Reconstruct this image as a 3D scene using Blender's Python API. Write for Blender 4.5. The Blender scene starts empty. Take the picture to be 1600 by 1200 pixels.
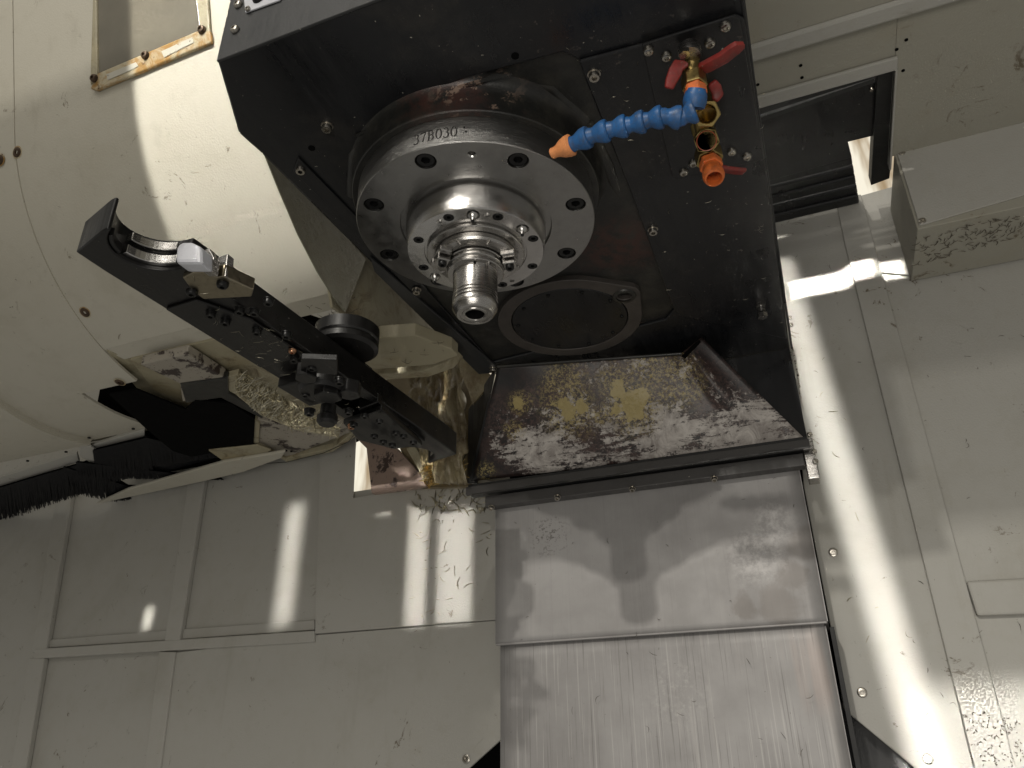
import bpy, bmesh, math, random
from mathutils import Vector, Matrix, noise as mnoise
random.seed(7)
R = math.radians
# ---------------------------------------------------------------- camera
AX = Matrix(((0.92993453, -0.17288142, -0.32455167),
             (0.36760646, 0.41463534, 0.83243199),
             (-0.00934143, -0.89341455, 0.44913605)))      # camera right / down / forward as world columns
CAM = Vector((0.25998149, -0.57119016, -0.49290508))
FOC = 1202.0
scene = bpy.context.scene
cd = bpy.data.cameras.new('camera'); cam = bpy.data.objects.new('camera', cd)
scene.collection.objects.link(cam); scene.camera = cam
m3 = Matrix((AX.col[0], -AX.col[1], -AX.col[2])).transposed()
cam.matrix_world = Matrix.Translation(CAM) @ m3.to_4x4()
cd.sensor_width = 36; cd.lens = FOC / 1600 * 36; cd.clip_start = 0.01; cd.clip_end = 50
# ---------------------------------------------------------------- world and lamps
w = bpy.data.worlds.new('World'); scene.world = w; w.use_nodes = True
w.node_tree.nodes['Background'].inputs[0].default_value = (1.0, 0.965, 0.89, 1)
w.node_tree.nodes['Background'].inputs[1].default_value = 0.25
scene.view_settings.view_transform = 'Standard'; scene.view_settings.look = 'None'
scene.view_settings.exposure = 0; scene.view_settings.gamma = 1
def area(name, loc, direction, sx, sy, power, col=(1, .95, .86), spread=180):
    l = bpy.data.lights.new(name, 'AREA'); l.shape = 'RECTANGLE'; l.size = sx; l.size_y = sy
    l.energy = power; l.color = col; l.spread = R(spread)
    o = bpy.data.objects.new(name, l); scene.collection.objects.link(o)
    z = -Vector(direction).normalized(); x = Vector((0, 0, 1)).cross(z).normalized(); y = z.cross(x)
    o.matrix_world = Matrix.Translation(loc) @ Matrix((x, y, z)).transposed().to_4x4()
    return o
def beam(name, centre, direction, sx, sy, power, col=(1, .97, .9), spread=2.0, dist=1.6):
    d = Vector(direction).normalized()
    return area(name, Vector(centre) - d * dist, d, sx, sy, power, col, spread)
tip = Vector((0, 0, -.104))
area('work_lamp', tip - Vector((.026, .51, -.209)) * 5, (.026, .51, -.209), .045, .045, 21)
area('hall_lamp', tip - Vector((.017, .51, -.151)) * 5, (.017, .51, -.151), .045, .045, 9)
area('upper_fill_panel', (-.3, -2.4, 2.40), (.1, 1, -1.0), 1.7, .45, 11)  # soft panel added for overall fill and reflections in the steel
area('front_low_fill', (.25, -1.7, -.95), (-.15, 1, .42), 1.2, .5, 11, (1, .95, .87))  # fill lamp added low in front, standing in for light off the floor
for hx, hp in ((-1.75, 1.2), (-1.25, 1.6), (-.95, 2.0), (-.62, 1.2), (-.30, 1.0), (.15, .6)): area('streak_fill', (hx, -2.4, 1.70), (-hx * .4, 1, -.75), .085, .9, hp)  # narrow lamps added to lay upright streaks on the round steel
for hx, hp in ((-.55, 1.6), (.45, 1.2)): area('streak_fill', (hx, -2.4, 2.45), (-hx * .4, 1, -1.0), .08, .7, hp)  # higher pair, added for streaks on the flange rim
beam('drum_fill_beam', (-.340, -.05, .300), (-.02, 1, -.30), .185, .37, .40, spread=1.2, dist=1.0)  # added beam that lays the lit area on the drum in place of the work lamp
for hx, hp in ((-.35, .5), (.12, .5), (.34, .8), (.85, 1.1), (1.35, .8)): area('hub_streak_fill', (hx, -2.4, .92), (-hx * .3, 1, -.4), .07, .45, hp)  # lower narrow lamps added for bright streaks on the hub
beam('gap_light_ledge', (-.50, .22, -.012), (0, 1, -.04), .20, .075, .13, spread=1)
beam('gap_light_key', (-.175, -.20, -.125), (0, 1, -.1), .05, .035, .012, spread=1)
gl = beam('gap_light_right', (.318, .57, -.1), (0, 1, -.03), .042, 1.05, .20, spread=1.3); gl.matrix_world = gl.matrix_world @ Matrix.Rotation(R(4.5), 4, 'Z')
beam('gap_light_low', (.56, .57, -.62), (0, 1, -.06), .44, .42, .75, spread=2.5)
beam('gap_light_patch', (.345, .57, .199), (0, 1, -.05), .085, .030, .05, spread=.5)
beam('gap_light_patch', (.408, .57, .207), (0, 1, -.05), .040, .030, .024, spread=.5)
beam('gap_light_patch', (.452, .57, .203), (0, 1, -.05), .034, .027, .018, spread=.5)
beam('gap_light_left', (-.632, .57, -.15), (-.02, 1, .02), .035, .22, .03, spread=1.6)
beam('gap_light_wall', (-.362, .57, -.16), (0, 1, -.02), .034, .24, .032, spread=1)
beam('gap_light_wall', (-.292, .57, -.16), (0, 1, -.02), .060, .24, .052, spread=1)
beam('gap_light_spot', (-.945, .57, -.225), (0, 1, -.02), .02, .04, .004, spread=1)
# ---------------------------------------------------------------- pixel -> world on a real plane
def ray(px, py): return AX @ Vector((px - 800, py - 600, FOC))
def at(px, py, ax, val):
    d = ray(px, py); i = 'xyz'.index(ax); return CAM + d * ((val - CAM[i]) / d[i])
def atp(px, py, p, n):
    d = ray(px, py); n = Vector(n); return CAM + d * ((Vector(p) - CAM).dot(n) / d.dot(n))
# ---------------------------------------------------------------- mesh helpers
col = scene.collection
def empty(name, loc, label, cat, group=None, kind=None):
    o = bpy.data.objects.new(name, None); col.objects.link(o); o.location = loc; o.empty_display_size = .02
    o['label'] = label; o['category'] = cat
    if group: o['group'] = group
    if kind: o['kind'] = kind
    return o
def tag(o, label, cat, group=None, kind=None):
    if label: o['label'] = label
    if cat: o['category'] = cat
    if group: o['group'] = group
    if kind: o['kind'] = kind
    return o
def origin(o):
    v = Vector((0, 0, 0))
    while o is not None: v = v + o.location; o = o.parent
    return v
def link(name, me, mat, parent=None, bevel=0, smooth=False, label=None, seg=2):
    o = bpy.data.objects.new(name, me); col.objects.link(o)
    if mat and not me.materials: me.materials.append(mat)
    if smooth is not False:
        for p in me.polygons: p.use_smooth = True
        if smooth is not True:
            pass
    if parent is not None:
        o.parent = parent; o.matrix_parent_inverse = Matrix.Translation(-origin_inv(parent))
    if bevel:
        md = o.modifiers.new('bevel', 'BEVEL'); md.width = bevel; md.segments = seg; md.limit_method = 'ANGLE'
        md.angle_limit = R(35)
    if label: o['label'] = label
    return o
def origin_inv(p):
    # world position of a parent: empties carry a location, meshes are built in world coordinates
    return p.location.copy() if p.parent is None else Vector((0, 0, 0)) + p.location
def mesh(verts, faces, name='mesh'):
    me = bpy.data.meshes.new(name); me.from_pydata([tuple(v) for v in verts], [], faces)
    bm = bmesh.new(); bm.from_mesh(me); bmesh.ops.recalc_face_normals(bm, faces=bm.faces); bm.to_mesh(me); bm.free()
    return me
def prism_mesh(pts, ext):
    pts = [Vector(p) for p in pts]; ext = Vector(ext); n = len(pts)
    return mesh(pts + [p + ext for p in pts],
                [list(range(n)), list(range(2 * n - 1, n - 1, -1))] + [[i, (i + 1) % n, n + (i + 1) % n, n + i] for i in range(n)])
def prism(name, pts, ext, mat, parent=None, bevel=0, **k): return link(name, prism_mesh(pts, ext), mat, parent, bevel, **k)
DIR = {'x': (-1, 0, 0), 'y': (0, 1, 0), 'z': (0, 0, 1)}
def slab(name, px, ax, val, t, mat, parent=None, bevel=0, **k):
    """outline read off the photograph, laid on the plane ax = val, with thickness t away from the viewer"""
    return prism(name, [at(x, y, ax, val) for x, y in px], Vector(DIR[ax]) * t, mat, parent, bevel, **k)
def box_mesh(x0, x1, y0, y1, z0, z1):
    return prism_mesh([(x0, y0, z0), (x1, y0, z0), (x1, y1, z0), (x0, y1, z0)], (0, 0, z1 - z0))
def box(name, x0, x1, y0, y1, z0, z1, mat, parent=None, bevel=0, **k): return link(name, box_mesh(x0, x1, y0, y1, z0, z1), mat, parent, bevel, **k)
def frame_of(axis):
    a = Vector(axis).normalized(); u = a.orthogonal().normalized(); return a, u, a.cross(u)
def lathe_mesh(prof, c=(0, 0, 0), axis=(0, 0, 1), n=96, closed=True, up=None):
    """prof = [(r, h)...] spun about axis"""
    a = Vector(axis).normalized(); u = Vector(up).normalized() if up else a.orthogonal().normalized(); v = a.cross(u); c = Vector(c)
    V = []; F = []; rings = []
    for r, h in prof:
        if r < 1e-7: rings.append([len(V)]); V.append(c + a * h)
        else:
            s = len(V); rings.append(list(range(s, s + n)))
            V += [c + a * h + (u * math.cos(2 * math.pi * i / n) + v * math.sin(2 * math.pi * i / n)) * r for i in range(n)]
    for A, B in zip(rings, rings[1:]):
        for i in range(n):
            j = (i + 1) % n
            if len(A) == 1 and len(B) == 1: continue
            if len(A) == 1: F.append([A[0], B[j], B[i]])
            elif len(B) == 1: F.append([A[i], A[j], B[0]])
            else: F.append([A[i], A[j], B[j], B[i]])
    return mesh(V, F)
def sharpen(me, ang=32):
    bm = bmesh.new(); bm.from_mesh(me)
    for f in bm.faces: f.smooth = True
    for e in bm.edges:
        if len(e.link_faces) == 2 and e.calc_face_angle(0) > R(ang): e.smooth = False
    bm.to_mesh(me); bm.free(); return me
def lathe(name, prof, c, axis, mat, parent=None, n=96, up=None, **k):
    return link(name, sharpen(lathe_mesh(prof, c, axis, n, up=up)), mat, parent, **k)
def tube(name, pts, r, mat, parent=None, n=8, **k):
    V = []; F = []; m = len(pts); pts = [Vector(p) for p in pts]
    u = None
    for i, p in enumerate(pts):
        d = (pts[min(i + 1, m - 1)] - pts[max(i - 1, 0)]).normalized()
        u = d.orthogonal().normalized() if u is None else (u - d * u.dot(d)).normalized()
        v = d.cross(u); rr = r[i] if isinstance(r, (list, tuple)) else r
        V += [p + (u * math.cos(2 * math.pi * j / n) + v * math.sin(2 * math.pi * j / n)) * rr for j in range(n)]
    for i in range(m - 1):
        for j in range(n):
            k2 = (j + 1) % n; F.append([i * n + j, i * n + k2, (i + 1) * n + k2, (i + 1) * n + j])
    F += [list(range(n)), list(range((m - 1) * n, m * n))]
    return link(name, sharpen(mesh(V, F), 50), mat, parent, **k)
def carve(o, cutters):
    """boolean the cutters out of o, then throw them away"""
    vs = []; fs = []
    for me in cutters:
        b = len(vs); vs += [v.co.copy() for v in me.vertices]; fs += [[b + i for i in p.vertices] for p in me.polygons]
    co = bpy.data.objects.new('cutter', mesh(vs, fs)); col.objects.link(co)
    md = o.modifiers.new('cut', 'BOOLEAN'); md.operation = 'DIFFERENCE'; md.solver = 'EXACT'; md.object = co
    bpy.context.view_layer.update()
    ev = o.evaluated_get(bpy.context.evaluated_depsgraph_get()); me = bpy.data.meshes.new_from_object(ev)
    o.modifiers.clear(); old = o.data; o.data = me
    bpy.data.objects.remove(co); sharpen(me)
    return o
# ---------------------------------------------------------------- materials
class G:
    def __init__(s, name):
        s.m = bpy.data.materials.new(name); s.m.use_nodes = True; s.nt = s.m.node_tree
        s.b = s.nt.nodes['Principled BSDF']; s.tc = s.nt.nodes.new('ShaderNodeTexCoord').outputs['Object']
    def n(s, typ, ins=None, out=0, **props):
        nd = s.nt.nodes.new(typ)
        for k, v in props.items(): setattr(nd, k, v)
        for k, v in (ins or {}).items():
            if hasattr(v, 'is_linked') and hasattr(v, 'node'): s.nt.links.new(v, nd.inputs[k])
            else: nd.inputs[k].default_value = v
        return nd.outputs[out]
    def math(s, op, a, b=0.0): return s.n('ShaderNodeMath', {0: a, 1: b}, operation=op)
    def mapping(s, sc=(1, 1, 1), v=None): return s.n('ShaderNodeMapping', {'Vector': v or s.tc, 'Scale': sc})
    def noise(s, scale, detail=6, rough=.6, v=None, dist=0.0, w=None):
        return s.n('ShaderNodeTexNoise', {'Vector': v or s.tc, 'Scale': scale, 'Detail': detail, 'Roughness': rough, 'Distortion': dist})
    def step(s, x, lo, hi): return s.n('ShaderNodeMapRange', {'Value': x, 'From Min': lo, 'From Max': hi, 'To Min': 0.0, 'To Max': 1.0}, interpolation_type='SMOOTHSTEP')
    def mix(s, f, a, b):
        a = a if not isinstance(a, tuple) else (*a[:3], 1); b = b if not isinstance(b, tuple) else (*b[:3], 1)
        nd = s.nt.nodes.new('ShaderNodeMix'); nd.data_type = 'RGBA'
        for i, v in ((0, f), (6, a), (7, b)):
            if hasattr(v, 'node'): s.nt.links.new(v, nd.inputs[i])
            else: nd.inputs[i].default_value = v
        return nd.outputs[2]
    def fmix(s, f, a, b):
        nd = s.nt.nodes.new('ShaderNodeMix')
        for i, v in ((0, f), (2, a), (3, b)):
            if hasattr(v, 'node'): s.nt.links.new(v, nd.inputs[i])
            else: nd.inputs[i].default_value = v
        return nd.outputs[0]
    def blob(s, p, r, soft=.5, dist=None):
        """1 inside a ragged patch of radius r round the point p"""
        d = s.n('ShaderNodeVectorMath', {0: s.tc, 1: tuple(p)}, out='Value', operation='DISTANCE')
        if dist is not None: d = s.math('ADD', d, dist)
        return s.n('ShaderNodeMapRange', {'Value': d, 'From Min': r * soft, 'From Max': r, 'To Min': 1.0, 'To Max': 0.0}, interpolation_type='SMOOTHSTEP')
    def set(s, **k):
        names = {'col': 'Base Color', 'rough': 'Roughness', 'metal': 'Metallic', 'aniso': 'Anisotropic', 'coat': 'Coat Weight', 'spec': 'Specular IOR Level', 'normal': 'Normal', 'alpha': 'Alpha', 'trans': 'Transmission Weight', 'sss': 'Subsurface Weight'}
        for kk, v in k.items():
            i = s.b.inputs[names[kk]]
            if hasattr(v, 'node'): s.nt.links.new(v, i)
            else: i.default_value = (*v[:3], 1) if isinstance(v, tuple) else v
        return s
    def bump(s, h, strength=.3, dist=.001, normal=None):
        ins = {'Height': h, 'Strength': strength, 'Distance': dist}
        if normal: ins['Normal'] = normal
        return s.n('ShaderNodeBump', ins)
def cream(name, base=(.50, .475, .40), stain=.35, dirt=0.0, rough=.50, peel=1.0):
    g = G(name)
    st = g.step(g.noise(5, 7, .65, dist=.4), .48, .78)
    c = g.mix(g.math('MULTIPLY', st, stain), base, tuple(x * f for x, f in zip(base, (.74, .72, .66))))
    c = g.mix(g.math('MULTIPLY', g.step(g.noise(38, 4, .6), .5, .8), .22), c, (.34, .31, .24))
    sp = g.step(g.noise(330, 2, .5), .775, .80)
    sp2 = g.step(g.noise(95, 3, .6, dist=1.5), .74, .76)
    c = g.mix(g.math('MULTIPLY', g.math('MAXIMUM', sp, sp2), .75), c, (.06, .05, .035))
    dr = g.noise(34, 5, .7, v=g.mapping((1, 1, .12))); c = g.mix(g.math('MULTIPLY', g.math('MULTIPLY', g.step(dr, .55, .75), g.step(g.noise(4, 3), .45, .65)), .28), c, (.26, .235, .18))
    if dirt:
        d = g.math('MULTIPLY', g.step(g.noise(22, 9, .75, dist=1.2), .62 - dirt * .3, .66), g.step(g.noise(6, 3, .5), .35, .6))
        c = g.mix(g.math('MULTIPLY', d, .8), c, (.10, .07, .035))
        d2 = g.step(g.noise(12, 6, .6), .5, .75); c = g.mix(g.math('MULTIPLY', d2, dirt), c, (.30, .22, .09))
    g.set(col=c, rough=g.fmix(g.noise(30, 4), rough - .08, rough + .16), spec=.45)
    h = g.math('ADD', g.noise(420, 2, .5), g.math('MULTIPLY', g.noise(9, 3), 3.0))
    g.set(normal=g.bump(h, .28 * peel, .0012)); return g.m
def black(name, base=(.012, .0125, .014), rough=.34, grime=.3, peel=.6):
    g = G(name)
    c = g.mix(g.math('MULTIPLY', g.step(g.noise(14, 8, .7), .5, .8), grime), base, (.045, .04, .034))
    sp = g.step(g.noise(260, 2, .5), .76, .78); c = g.mix(sp, c, (.35, .33, .28))
    rub = g.math('MULTIPLY', g.step(g.noise(120, 7, .75), .60, .66), g.step(g.noise(9, 4, .6), .52, .66)); c = g.mix(g.math('MULTIPLY', rub, .55), c, (.12, .10, .085))
    stk = g.noise(70, 5, .7, v=g.mapping((1, .10, .10)), dist=.2)
    g.set(col=c, rough=g.fmix(g.math('MULTIPLY', g.math('ADD', g.step(g.noise(18, 6), .3, .75), g.step(stk, .4, .7)), .5), rough - .10, rough + .26))
    g.set(normal=g.bump(g.noise(520, 2, .5), .22 * peel, .0008)); return g.m
def steel(name, base=(.46, .455, .45), rough=.28, streak=None, aniso=0.0, grime=.2, metal=1.0, bump=.06):
    g = G(name)
    v = g.mapping(streak) if streak else g.tc
    n = g.noise(60 if streak else 240, 5, .65, v=v)
    c = g.mix(g.step(n, .3, .75), tuple(x * .86 for x in base), base)
    c = g.mix(g.math('MULTIPLY', g.step(g.noise(45, 7, .7), .55, .8), grime), c, (.13, .10, .075))
    g.set(col=c, metal=metal, rough=g.fmix(g.step(n, .2, .8), rough - .05, rough + .1), aniso=aniso)
    nb = g.bump(n, bump, .0004)
    if name == 'polished_steel': nb = g.bump(g.noise(85, 4, .7, v=g.mapping((1, 1, .04))), .30, .0010, nb)
    g.set(normal=nb); return g.m
def plain(name, base, rough=.45, metal=0.0, var=.25, bump=.15, bs=300, film=0.0, **k):
    g = G(name); c = g.mix(g.step(g.noise(50, 6, .65), .35, .75), base, tuple(x * (1 - var) for x in base))
    if film: c = g.mix(g.math('MULTIPLY', g.step(g.noise(95, 8, .75, dist=.6), .42, .68), film), c, (.07, .06, .045)); c = g.mix(g.math('MULTIPLY', g.step(g.noise(300, 4, .6), .66, .72), film), c, (.35, .30, .22))
    g.set(col=c, rough=g.fmix(g.noise(90, 4), rough - .07, rough + .1), metal=metal, **k)
    g.set(normal=g.bump(g.noise(bs, 3), bump, .0006)); return g.m
M = {}
M['cream'] = cream('cream_paint', stain=.5, dirt=.04); M['cream_wall'] = cream('grey_cream_paint', (.435, .425, .39), .5, .03)
M['cream_dirty'] = cream('stained_cream_paint', (.36, .325, .225), .6, .55)
M['cream_dark'] = cream('oily_cream_paint', (.22, .18, .11), .7, .8, .3)
M['cream_ceiling'] = cream('spattered_cream_paint', (.36, .345, .29), .6, .12)
M['black'] = black('black_paint', (.008, .0085, .010), .33, .5); M['black_arm'] = black('blackened_steel', (.0035, .0033, .0032), .34, .15, .35)
M['black_grey'] = black('grey_black_paint', (.030, .031, .032), .38, .4)
M['void'] = plain('cavity_shade', (.004, .004, .004), .8, spec=.05)  # near-black colour stands in for the shade inside openings
M['brush'] = plain('black_bristle', (.006, .006, .008), .6, bump=1, bs=900, spec=.2)
M['rubber'] = plain('black_rubber', (.008, .008, .008), .55, bump=.6)
M['flange'] = steel('turned_steel', (.36, .355, .345), .30, streak=(1, 1, 60), grime=.08, bump=1.0)
M['bright'] = steel('polished_steel', (.60, .59, .575), .17, streak=(1, 1, 45), grime=.10, bump=.28)
M['nose'] = steel('ground_steel', (.48, .465, .445), .22, streak=(1, 1, 45), grime=.3, bump=.25)
M['bolt'] = plain('blackened_bolt', (.02, .02, .02), .3, .6); M['screw'] = steel('stainless_screw', (.50, .47, .42), .25)
M['brass'] = steel('brass', (.44, .33, .13), .30, grime=.35); M['copper'] = steel('coppery_steel', (.6, .33, .2), .25)
M['orange'] = plain('orange_plastic', (.72, .16, .03), .5, film=.5); M['orange_pale'] = plain('pale_orange_plastic', (.85, .33, .12), .5, film=.3)
M['blue'] = plain('blue_plastic', (.020, .115, .32), .42, var=.35, film=.5); M['red'] = plain('red_vinyl', (.28, .024, .02), .48, var=.5, film=.45)
M['plate'] = plain('white_plate', (.55, .56, .60), .35)
M['ink'] = plain('engraving', (.012, .01, .008), .7)
# --- sheet of the way cover, scratched along its travel
def sheet_metal(name, drawn):
    g = G(name)
    base = g.mix(g.step(g.noise(7, 6, .6), .3, .7), (.29, .28, .275), (.385, .375, .37))
    v = g.mapping((1, 1, .035)); s = g.noise(230, 6, .75, v=v); s2 = g.noise(46, 3, .6, v=v)
    c = g.mix(g.math('MULTIPLY', g.step(s, .55, .8), .75 if drawn else .25), base, (.19, .175, .165))
    c = g.mix(g.math('MULTIPLY', g.step(s2, .58, .7), .45 if drawn else .08), c, (.58, .55, .53))
    s3 = g.noise(420, 3, .6, v=g.mapping((1, 1, .012))); c = g.mix(g.math('MULTIPLY', g.step(s3, .60, .66), .5 if drawn else .08), c, (.14, .13, .125))
    c = g.mix(g.math('MULTIPLY', g.step(s3, .40, .34), .35 if drawn else .05), c, (.62, .60, .58))
    c = g.mix(g.math('MULTIPLY', g.step(g.noise(210, 3, .6), .72, .75), .6), c, (.10, .09, .08))
    t = g.n('ShaderNodeSeparateXYZ', {0: g.tc}, out=0); tz = g.n('ShaderNodeSeparateXYZ', {0: g.tc}, out=2)
    nz = g.math('MULTIPLY', g.math('SUBTRACT', g.noise(26, 6, .6), .5), .045)
    if not drawn:
        wet = g.math('MAXIMUM', g.blob(at(1215, 945, 'y', .5), .032, .55, nz), g.blob(at(1165, 950, 'y', .5), .02, .55, nz))
        wet = g.math('MAXIMUM', wet, g.blob(at(1255, 850, 'y', .5), .03, .5, nz))
        wet = g.math('MAXIMUM', wet, g.blob(at(1240, 900, 'y', .5), .026, .5, nz))
        c = g.mix(g.math('MULTIPLY', wet, .55), c, (.20, .18, .165))
        pale = g.math('MAXIMUM', g.blob(at(1180, 870, 'y', .5), .05, .3, nz), g.blob(at(1210, 820, 'y', .5), .04, .3, nz))
        c = g.mix(g.math('MULTIPLY', g.math('MULTIPLY', pale, g.step(g.noise(80, 8, .75), .4, .62)), .5), c, (.62, .60, .59))
        ox = g.math('MULTIPLY', g.blob(at(860, 835, 'y', .5), .04, .3, nz), g.step(g.noise(260, 4, .6), .55, .6))
        c = g.mix(g.math('MULTIPLY', ox, .6), c, (.08, .07, .06))
    else:
        sc = g.math('MULTIPLY', g.blob(at(1060, 1085, 'y', .508), .06, .2, nz), g.step(g.noise(120, 7, .7), .45, .75))
        c = g.mix(g.math('MULTIPLY', sc, .45), c, (.60, .58, .56))
        pk = g.math('MULTIPLY', g.blob(at(1270, 1050, 'y', .508), .07, .2, nz), g.step(s2, .4, .65))
        c = g.mix(g.math('MULTIPLY', pk, .35), c, (.56, .44, .39))
    g.set(col=c, metal=.25, rough=g.fmix(g.step(g.noise(16, 5), .3, .7), .46, .56), spec=.4)
    hs = g.math('ADD', g.math('MULTIPLY', s, 1.0), g.math('MULTIPLY', g.noise(6, 2), 1.0))
    g.set(normal=g.bump(hs, .05, .0010)); return g.m
M['cover'] = sheet_metal('way_cover_sheet', False); M['cover_low'] = sheet_metal('scratched_way_cover_sheet', True)
GP = (at(778, 572, 'z', .057), at(738, 752, 'y', .476), at(1262, 690, 'y', .480)); GN = (GP[1] - GP[0]).cross(GP[2] - GP[0]).normalized()
# --- scoured chip guard behind the spindle: black paint worn through to grey with old yellow paint
def worn_guard():
    g = G('scoured_black_paint')
    d = g.math('MULTIPLY', g.math('SUBTRACT', g.noise(22, 7, .7), .5), .09)
    P = lambda x, y: atp(x, y, GP[0], GN)
    fine = g.noise(170, 9, .8, dist=.6); mid = g.noise(38, 9, .75, dist=1.0)
    c = g.mix(g.step(g.noise(30, 6, .6), .4, .7), (.014, .013, .014), (.035, .022, .02))
    grey = None
    for x, y, r in ((850, 700, .08), (930, 690, .12), (1000, 660, .14), (1100, 660, .13), (1180, 675, .10), (990, 590, .11), (880, 640, .09), (800, 680, .08), (930, 575, .07), (1230, 688, .05), (1060, 590, .07), (830, 630, .04)):
        b = g.blob(P(x, y), r, .3, d); grey = b if grey is None else g.math('MAXIMUM', grey, b)
    zz = g.n('ShaderNodeSeparateXYZ', {0: g.tc}, out=2); low = g.step(zz, .010, -.075)
    rot = g.n('ShaderNodeMapping', {'Vector': g.tc, 'Rotation': (0, R(24), 0), 'Scale': (.42, 1, 2.2)})
    scr = g.fmix(low, g.noise(70, 9, .8, dist=.4), g.noise(62, 9, .75, v=rot, dist=.5))
    th = g.math('SUBTRACT', g.math('ADD', g.math('MULTIPLY', scr, .62), g.math('ADD', g.math('MULTIPLY', fine, .34), g.math('MULTIPLY', g.math('SUBTRACT', g.noise(11, 4, .6), .42), .45))), g.math('ADD', g.math('MULTIPLY', g.math('SUBTRACT', 1.0, grey), .22), g.math('MULTIPLY', g.math('SUBTRACT', .62, low), .07)))
    rust = g.math('MULTIPLY', grey, g.step(fine, .42, .6)); c = g.mix(g.math('MULTIPLY', rust, .7), c, (.12, .07, .06))
    gm = g.math('MULTIPLY', g.step(th, .475, .525), g.step(grey, .02, .3))
    c = g.mix(gm, c, g.mix(g.step(mid, .35, .65), (.28, .25, .23), (.60, .56, .52)))
    yel = None
    for x, y, r in ((890, 636, .06), (985, 632, .06), (960, 600, .04), (1060, 600, .05), (1010, 575, .05), (812, 630, .025), (880, 600, .05), (805, 672, .02), (940, 645, .025), (1060, 575, .035), (760, 735, .02)):
        b = g.blob(P(x, y), r, .35, g.math('MULTIPLY', d, .45)); yel = b if yel is None else g.math('MAXIMUM', yel, b)
    core = None
    for x, y, r in ((885, 638, .022), (908, 632, .020), (985, 634, .026), (965, 640, .018), (1000, 622, .016), (812, 630, .012), (962, 612, .014)):
        b = g.blob(P(x, y), r * 1.15, .2, g.math('MULTIPLY', d, .9)); core = b if core is None else g.math('MAXIMUM', core, b)
    ym = g.math('MULTIPLY', yel, g.step(g.noise(230, 9, .85), .49, .56)); ym = g.math('MAXIMUM', ym, g.step(g.math('ADD', core, g.math('MULTIPLY', fine, .9)), .92, 1.0))
    c = g.mix(g.math('MULTIPLY', ym, .92), c, g.mix(fine, (.30, .23, .09), (.50, .41, .17)))
    cr = g.step(g.noise(14, 8, .8, dist=2.5), .497, .5); cr2 = g.step(g.noise(14, 8, .8, dist=2.5), .503, .5)
    g.set(col=c, rough=g.fmix(gm, .36, .62), spec=.5)
    g.set(normal=g.bump(g.math('ADD', gm, g.math('MULTIPLY', fine, .8)), .35, .0009)); return g.m
M['guard'] = worn_guard()
def casting():
    g = G('oily_casting_paint')
    c = g.mix(g.step(g.noise(25, 7, .65), .42, .7), (.014, .014, .013), (.036, .034, .028))
    d = g.math('MULTIPLY', g.math('SUBTRACT', g.noise(30, 7, .7), .5), .07)
    pr = g.math('MAXIMUM', g.blob(at(965, 385, 'z', .062), .075, .25, d), g.blob(at(700, 165, 'z', .055), .05, .4, d))
    pr = g.math('MULTIPLY', pr, g.step(g.noise(48, 8, .75), .40, .55)); c = g.mix(g.math('MULTIPLY', pr, .85), c, (.055, .022, .017))
    pk = g.math('MAXIMUM', g.blob(at(740, 155, 'z', .055), .05, .2, d), g.blob(at(1000, 515, 'z', .06), .02, .2, d))
    pk = g.math('MULTIPLY', pk, g.step(g.noise(75, 7, .7), .55, .60)); c = g.mix(g.math('MULTIPLY', pk, .8), c, (.30, .21, .16))
    g.set(col=c, rough=g.fmix(g.noise(20, 4), .25, .5)); g.set(normal=g.bump(g.noise(60, 6, .7), .3, .002)); return g.m
M['casting'] = casting()
def flaked(name, a, b, scale=38, lo=.44):
    g = G(name); n = g.math('ADD', g.math('MULTIPLY', g.noise(scale, 9, .75, dist=.3), .6), g.math('MULTIPLY', g.noise(scale * .35, 5, .6), .4))
    k = g.step(n, lo, lo + .03); c = g.mix(k, a, b)
    c = g.mix(g.math('MULTIPLY', g.step(g.noise(140, 5, .7), .6, .66), .7), c, (.05, .035, .025))
    g.set(col=c, rough=.5); g.set(normal=g.bump(k, .5, .0008)); return g.m
M['flaked'] = flaked('flaked_cream_paint', (.045, .032, .028), (.33, .30, .25)); M['flaked_pink'] = flaked('flaked_pinkish_paint', (.05, .033, .028), (.26, .19, .155), 34, .44)
M['flaked_rim'] = flaked('flaking_frame_paint', (.30, .19, .07), (.47, .45, .38), 60, .42)
def wrap():
    g = G('oily_clear_tape'); n = g.noise(70, 7, .7, v=g.mapping((1, 1, .35)), dist=1.4)
    c = g.mix(g.step(g.noise(16, 6, .7), .35, .7), (.27, .225, .13), (.10, .06, .02))
    g.set(col=c, rough=.16, coat=.6, spec=.7); g.set(normal=g.bump(n, 1.0, .006)); return g.m
M['wrap'] = wrap()
def tape():
    g = G('yellowed_tape'); v = g.n('ShaderNodeTexVoronoi', {'Vector': g.tc, 'Scale': 90.0}, out=0)
    c = g.mix(g.step(g.noise(12, 5), .3, .7), (.20, .19, .13), (.13, .12, .075))
    g.set(col=c, rough=.22, coat=.5); g.set(normal=g.bump(g.noise(110, 6, .7, dist=2), .8, .003)); return g.m
M['tape'] = tape()
def rusty():
    g = G('rust_stained_frame'); n = g.noise(28, 7, .7, dist=.8)
    c = g.mix(g.step(n, .42, .60), (.44, .39, .27), (.30, .165, .04)); c = g.mix(g.step(g.noise(60, 6, .7), .6, .68), c, (.10, .055, .02))
    g.set(col=c, rough=.5); g.set(normal=g.bump(n, .4, .001)); return g.m
M['rusty'] = rusty()
def glass():
    g = G('dusty_window'); c = g.mix(g.step(g.noise(8, 5), .3, .7), (.13, .12, .095), (.17, .155, .12))
    g.set(col=c, rough=.25); return g.m
M['rust_bolt'] = plain('rusty_bolt', (.10, .065, .04), .5, .5, var=.6)
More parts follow.
